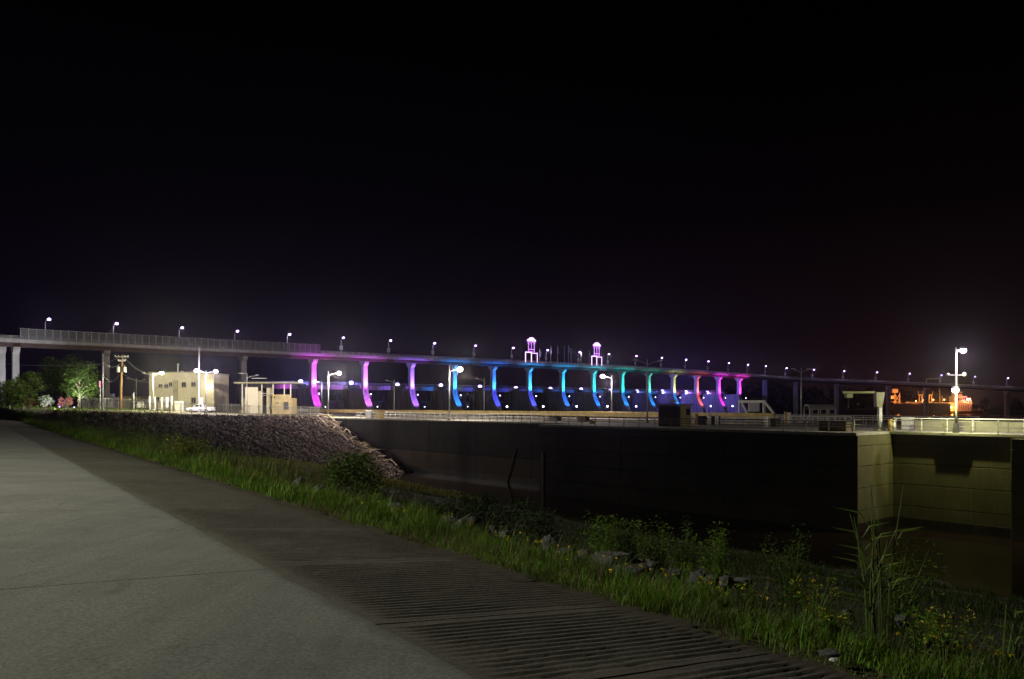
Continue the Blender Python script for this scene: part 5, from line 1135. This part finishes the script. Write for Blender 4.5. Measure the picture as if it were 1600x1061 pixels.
for n, s0, s1, wid in ((9000, -3.5, 14, .003), (6000, 12, 60, .008)):
    X, Y, s, c = strip(n, s0, s1, -.22, 1.1); k = rng.random(n) < np.clip(.55+.7*wob(X, Y, 1.1, 7.), .05, 1)*np.clip(1.1-c, .1, 1); X, Y, c = X[k], Y[k], c[k]
    push(*blades(X, Y, np.maximum(H(X, Y), -.29), .10+.22*rng.random(len(X))*np.clip(.3+c, .2, 1), wid, 1.5, 3))
tag(npmesh('dry_grass', np.concatenate(Vs), np.concatenate(Fs), M['dead']), 'dry brown grass litter at the edge of the shoulder', 'grass', kind='stuff')
Vs, Fs, off = [], [], 0
for n, q0, q1, wid, hh, sp in ((120000, 7, 34, .009, .42, (-12, 60)), (60000, 25, 60, .026, .5, (-20, 80))):
    s = rng.uniform(sp[0], sp[1], n); qq = rng.uniform(q0, q1, n); X = Dv[0]*qq-Lv[0]*s; Y = Dv[1]*qq-Lv[1]*s
    z = H(X, Y); d = d_of(X, Y); e, ez = edge_dist(X, Y); k = (z > ZW+.1) & (d > 2.6) & ((e > 13) | (z < ez-5.)) & (rng.random(n) < np.clip(.6+.6*wob(X, Y, .4, 3.), .08, 1)); X, Y, z = X[k], Y[k], z[k]
    push(*blades(X, Y, z, hh*(.35+.8*rng.random(len(X)))*(.7+.6*np.clip(wob(X, Y, .25, 9.), 0, 1)), wid, .6, 2))
tag(npmesh('shore_grass', np.concatenate(Vs), np.concatenate(Fs), M['grass2']), 'dark rough grass on the slope down to the water', 'grass', kind='stuff')
Vs, Fs, off = [], [], 0
n = 50000; s = rng.uniform(66, 135, n); qq = rng.uniform(24, 62, n); X = Dv[0]*qq-Lv[0]*s; Y = Dv[1]*qq-Lv[1]*s; z = H(X, Y); e, ez = edge_dist(X, Y)
k = (z > ZW+.1) & (d_of(X, Y) > 5) & (np.abs(z-(ez-e/2.9)) > .3) & (rng.random(n) < np.clip(.65+.6*wob(X, Y, .3, 3.), .1, 1)); X, Y, z = X[k], Y[k], z[k]
push(*blades(X, Y, z, (.25+.45*rng.random(len(X)))*(.7+.7*np.clip(wob(X, Y, .25, 9.), 0, 1)), .03, .6, 2)); tag(npmesh('hollow_weeds', np.concatenate(Vs), np.concatenate(Fs), M['olive']), 'olive weeds and grass filling the hollow below the stony bank', 'weeds', kind='stuff')
Vs, Fs, off = [], [], 0
n = 16000; X = rng.uniform(-110, -30, n); Y = rng.uniform(80, 190, n); e, ez = edge_dist(X, Y); k = (e < .6) & (d_of(X, Y) > 1.) & ((e > -3.5) | (X < -75) & (rng.random(n) < .6)); X, Y = X[k], Y[k]
push(*blades(X, Y, H(X, Y), .15+.4*rng.random(len(X)), .04, .6, 2)); tag(npmesh('yard_grass', np.concatenate(Vs), np.concatenate(Fs), M['grass']), 'short grass along the top edge of the stony bank', 'grass', kind='stuff')
Vs, Fs, off = [], [], 0
n = 60000; X, Y, s, c = strip(n, 24, 92, .9, 10.0); k = rng.random(n) < np.clip(.75+.8*wob(X, Y, .45, 6.)-.07*(c-1), 0, 1); X, Y, c = X[k], Y[k], c[k]
push(*blades(X, Y, H(X, Y), (.5+.9*rng.random(len(X)))*np.clip(.4+c/3, .5, 1.15)*(.7+.4*wob(X, Y, .9, 3.)), .012, .5, 3)); tag(npmesh('bank_tall_grass', np.concatenate(Vs), np.concatenate(Fs), M['grass2b']), 'tall dull green grass covering the near end of the stony bank', 'grass', kind='stuff')
# yellow wildflowers, sprinkled through the strip
n = 520; X, Y, s, c = strip(n, -3, 34, .5, 1.9, 1.3); k = wob(X, Y, .9, 5.) > .05; X, Y = X[k], Y[k]; n = len(X); z = H(X, Y)+.2+.13*rng.random(n)
V, Fc = leaves(np.stack([X, Y, z], -1), np.full((n, 3), .02), n*5, .013, .95); tag(npmesh('yellow_wildflowers', V, Fc, M['petal']), 'small yellow flower heads sprinkled through the roadside grass', 'flowers', kind='stuff')

# individual weeds, bushes and reeds
def weed(name, label, base, h, wd, n, size, lm, flowers=0, cat='plant', group=None, stems=12):
    base = np.array(base, float); t = thing(name, label, cat, base, group); mb = MB(); Cn = []
    for i in range(stems):
        an = random.random()*6.28; rr = wd*.5*random.random()**.6; e = base+np.array([math.cos(an)*rr, math.sin(an)*rr, h*random.uniform(.6, 1.)]); mb.tube([base+np.array([math.cos(an)*rr*.3, math.sin(an)*rr*.3, -.05]), (base+e)/2+np.array([0, 0, h*.06]), e], [.012*h+.004, .008*h+.003, .002], 4)
        for f_ in np.linspace(.25, 1, 5): Cn.append(base+(e-base)*f_)
    mb.build('stem', M['reed' if lm != 'leafd' else 'bark'], t)
    V, Fc = leaves(Cn, np.full((len(Cn), 3), wd*.17), n, size, .42, .1); npmesh('foliage', V-base, Fc, M[lm], t)
    if flowers:
        tops = [c for c in Cn[4::5]]; V, Fc = leaves(tops, np.full((len(tops), 3), wd*.08), flowers//2, size*.45, .9); tag(npmesh('flower_heads', V-base, Fc, M['petal'], t), kind='stuff')
def roadpt(px, c):                                # ground point at column px, c metres right of the shoulder's outer edge
    r = (px-800)/F; Y = (2.95+RN*(2.5+c))/(r+.7); return np.array([r*Y, Y, zy(r*Y, Y)])
def hgt(b, pyt): return max(.3, Z_(pyt, b[1])-b[2])
b = roadpt(552, 3.4); tree('leafy_bush', 'large leafy bush standing beyond the roadside grass at the inlet', b+np.array([0, 0, -.2]), hgt(b, 700)+.2, 1.65, 4300, .065, 'leaf', blobs=20, trunk=.03, low=.02, cat='bush')
for i, (px, pyt, c_, w_, n_, lab) in enumerate(((748, 762, 9, 1.5, 2600, 'dark bush by the water, left of two'), (800, 772, 9.5, 2.2, 2600, 'dark spreading bush by the water, right of two'), (680, 782, 8, 1.6, 1800, 'low dark bush at the water edge below the mooring pipe'), (840, 790, 8, 1.4, 1500, 'small dark bush at the corner of the lock wall'), (700, 790, 6, 1.4, 1500, 'low rusty-green bush nearer the road than the water bushes'))):
    b = roadpt(px, c_); tree('shore_bush', lab, b, hgt(b, pyt), w_, n_, .07, 'leafd', blobs=11, trunk=.025, low=.03, cat='bush', group='bushes on the shore')
for i, (px, pyt, c_, w_, lab) in enumerate(((945, 806, 6.5, .9, 'wispy weed clump standing against the black wall, first from the left'), (985, 812, 7, .7, 'wispy weed clump against the black wall, second from the left'), (1030, 816, 8, 1.5, 'leafy weed clump against the black wall, third from the left'), (1070, 816, 7, .8, 'seeding weed clump against the black wall, fourth from the left'), (1120, 828, 7, 1.1, 'weed clump with pale tips at the end of the black wall weeds'), (1235, 832, 8, 1.2, 'dim weed clump left of the tall reeds by the water'), (1400, 840, 10, 1.6, 'dim round weed by the lit water behind the tall reeds'))):
    b = roadpt(px, c_); weed('tall_weed', lab, b, hgt(b, pyt), w_, 1500, .045, 'leaf' if i % 2 else 'grass', 0, 'weed', 'weeds along the shore', 14)
for px, pyt, c_, w_, lm, fl, lab in ((290, 686, 1.2, 1.7, 'weed', 60, 'yellow-green weed clump on the roadside before the stony bank'), (400, 752, .9, .55, 'weed', 90, 'small yellow-flowered clump at the shoulder edge'), (200, 660, 2.0, 3.4, 'grass2', 0, 'tall dull green weeds on the roadside below the fence'), (160, 655, 2.2, 3.6, 'grass2', 0, 'tall weeds left of the dull green patch'), (240, 668, 2.2, 2.8, 'leaf', 0, 'reddish green weeds beside the yellow-green clump'),
                                    (88, 643, 1.6, 3.2, 'leafd', 0, 'dark low shrub at the bend of the road'), (116, 641, 1.6, 2.0, 'leaf', 0, 'green upright shrub right of the dark low shrub'), (1272, 903, 1.6, .42, 'grass', 130, 'tallest yellow-flowered clump left of the reeds'), (1300, 950, 1.1, .35, 'grass', 90, 'yellow-flowered clump nearer the road below the tallest one'), (1480, 962, 1.5, .6, 'grass', 130, 'wide yellow-flowered clump right of the reeds'), (1440, 950, 1.7, .3, 'grass', 70, 'small yellow-flowered clump just right of the reeds'), (1070, 880, 2.3, .25, 'grass', 50, 'slim yellow-tipped plant beside the broken stones'), (1180, 905, 2.1, .4, 'grass', 80, 'yellow-flowered clump beside the broken stones')):
    b = roadpt(px, c_); weed('wildflower_clump' if fl else 'roadside_weed', lab, b, hgt(b, pyt), w_, 1500 if w_ > 1 else 420, .03 if w_ < 1 else .07, lm, fl, 'plant', 'roadside plants', 18)
def reed(label, base, h, stems, spread):
    base = np.array(base, float); t = thing('reed_clump', label, 'reed', base, 'tall reeds')
    sm_ = MB()
    for i in range(stems):
        an = random.random()*6.28; rr = spread*.16*random.random(); hh = h*random.uniform(.55, 1.); lx = random.uniform(-1, 1)*spread*.32; ly = random.uniform(-.3, .3)*spread*.3; p0 = base+np.array([math.cos(an)*rr, math.sin(an)*rr, -.05]); p1 = p0+np.array([lx*.25, ly*.25, hh*.5]); p2 = p0+np.array([lx, ly, hh])
        sm_.tube([p0, p1, p2], [.010, .008, .003], 5)
        for k in range(3):
            f_ = random.uniform(.2, .85); q0 = p0+(p1-p0)*min(1, f_*2) if f_ < .5 else p1+(p2-p1)*(f_*2-1); d_ = random.choice((-1, 1)); ln = random.uniform(.22, .48)*h/1.5; el = random.uniform(.75, 1.25)
            q1 = q0+np.array([d_*ln*.5*math.cos(el), random.uniform(-.05, .05), ln*.5*math.sin(el)]); q2 = q1+np.array([d_*ln*.5, random.uniform(-.05, .05), ln*.1])
            w_ = np.array([0, .0, .022]); wy = np.array([.006, .014, 0]); lf = MB()
            lf.add([q0-wy*.5, q0+wy*.5, q1+wy+w_*.3, q1-wy-w_*.3, q2], [(0, 1, 2, 3), (3, 2, 4)]); lf.build('leaf', M['reed'], t)
    sm_.build('stems', M['reed'], t)
b = roadpt(1372, 1.7); reed('tall arching reed clump rising in front of the lit lock wall', b, hgt(b, 735), 9, .9)
b = roadpt(1585, 1.9); reed('reed clump cut by the right edge of the picture', b, hgt(b, 890), 7, .7)
# pebble and scrap by the shoulder edge
for lab, px, py, m, s in (('small pale stone at the shoulder edge in the corner grass', 1297, 1028, 'rock', .06), ('tiny white scrap on the shoulder edge', 1303, 1036, 'white', .025)):
    r = (px-800)/F; Y = 1.83*F/(py-HY); c = np.array([r*Y, Y, -.215]); t = thing('loose_stone' if m == 'rock' else 'litter_scrap', lab, 'stone' if m == 'rock' else 'litter', c); mb = MB(); mb.ball(tuple(c+Z3*s*.3), s, (1.4, 1, .5), 7, 5, jit=.2); mb.build('piece', M[m], t)

# ------------------------------------------------------------------ haze added to put halos round the lamps
hz = MB(); hz.box((180, 330, 16.), (1100, 780, 60.))
hm = bpy.data.materials.new('lamp halo haze'); hm.use_nodes = True; ht_ = hm.node_tree; ht_.nodes.clear()
ho = N(ht_, 'ShaderNodeOutputMaterial'); hv_ = N(ht_, 'ShaderNodeVolumePrincipled'); hv_.inputs['Density'].default_value = HAZE; hv_.inputs['Color'].default_value = (.80, .76, .92, 1); hv_.inputs['Anisotropy'].default_value = .93
ht_.links.new(hv_.outputs[0], ho.inputs['Volume'])
tag(hz.build('haze', hm, None, (0, 0, 0)), kind='stuff')
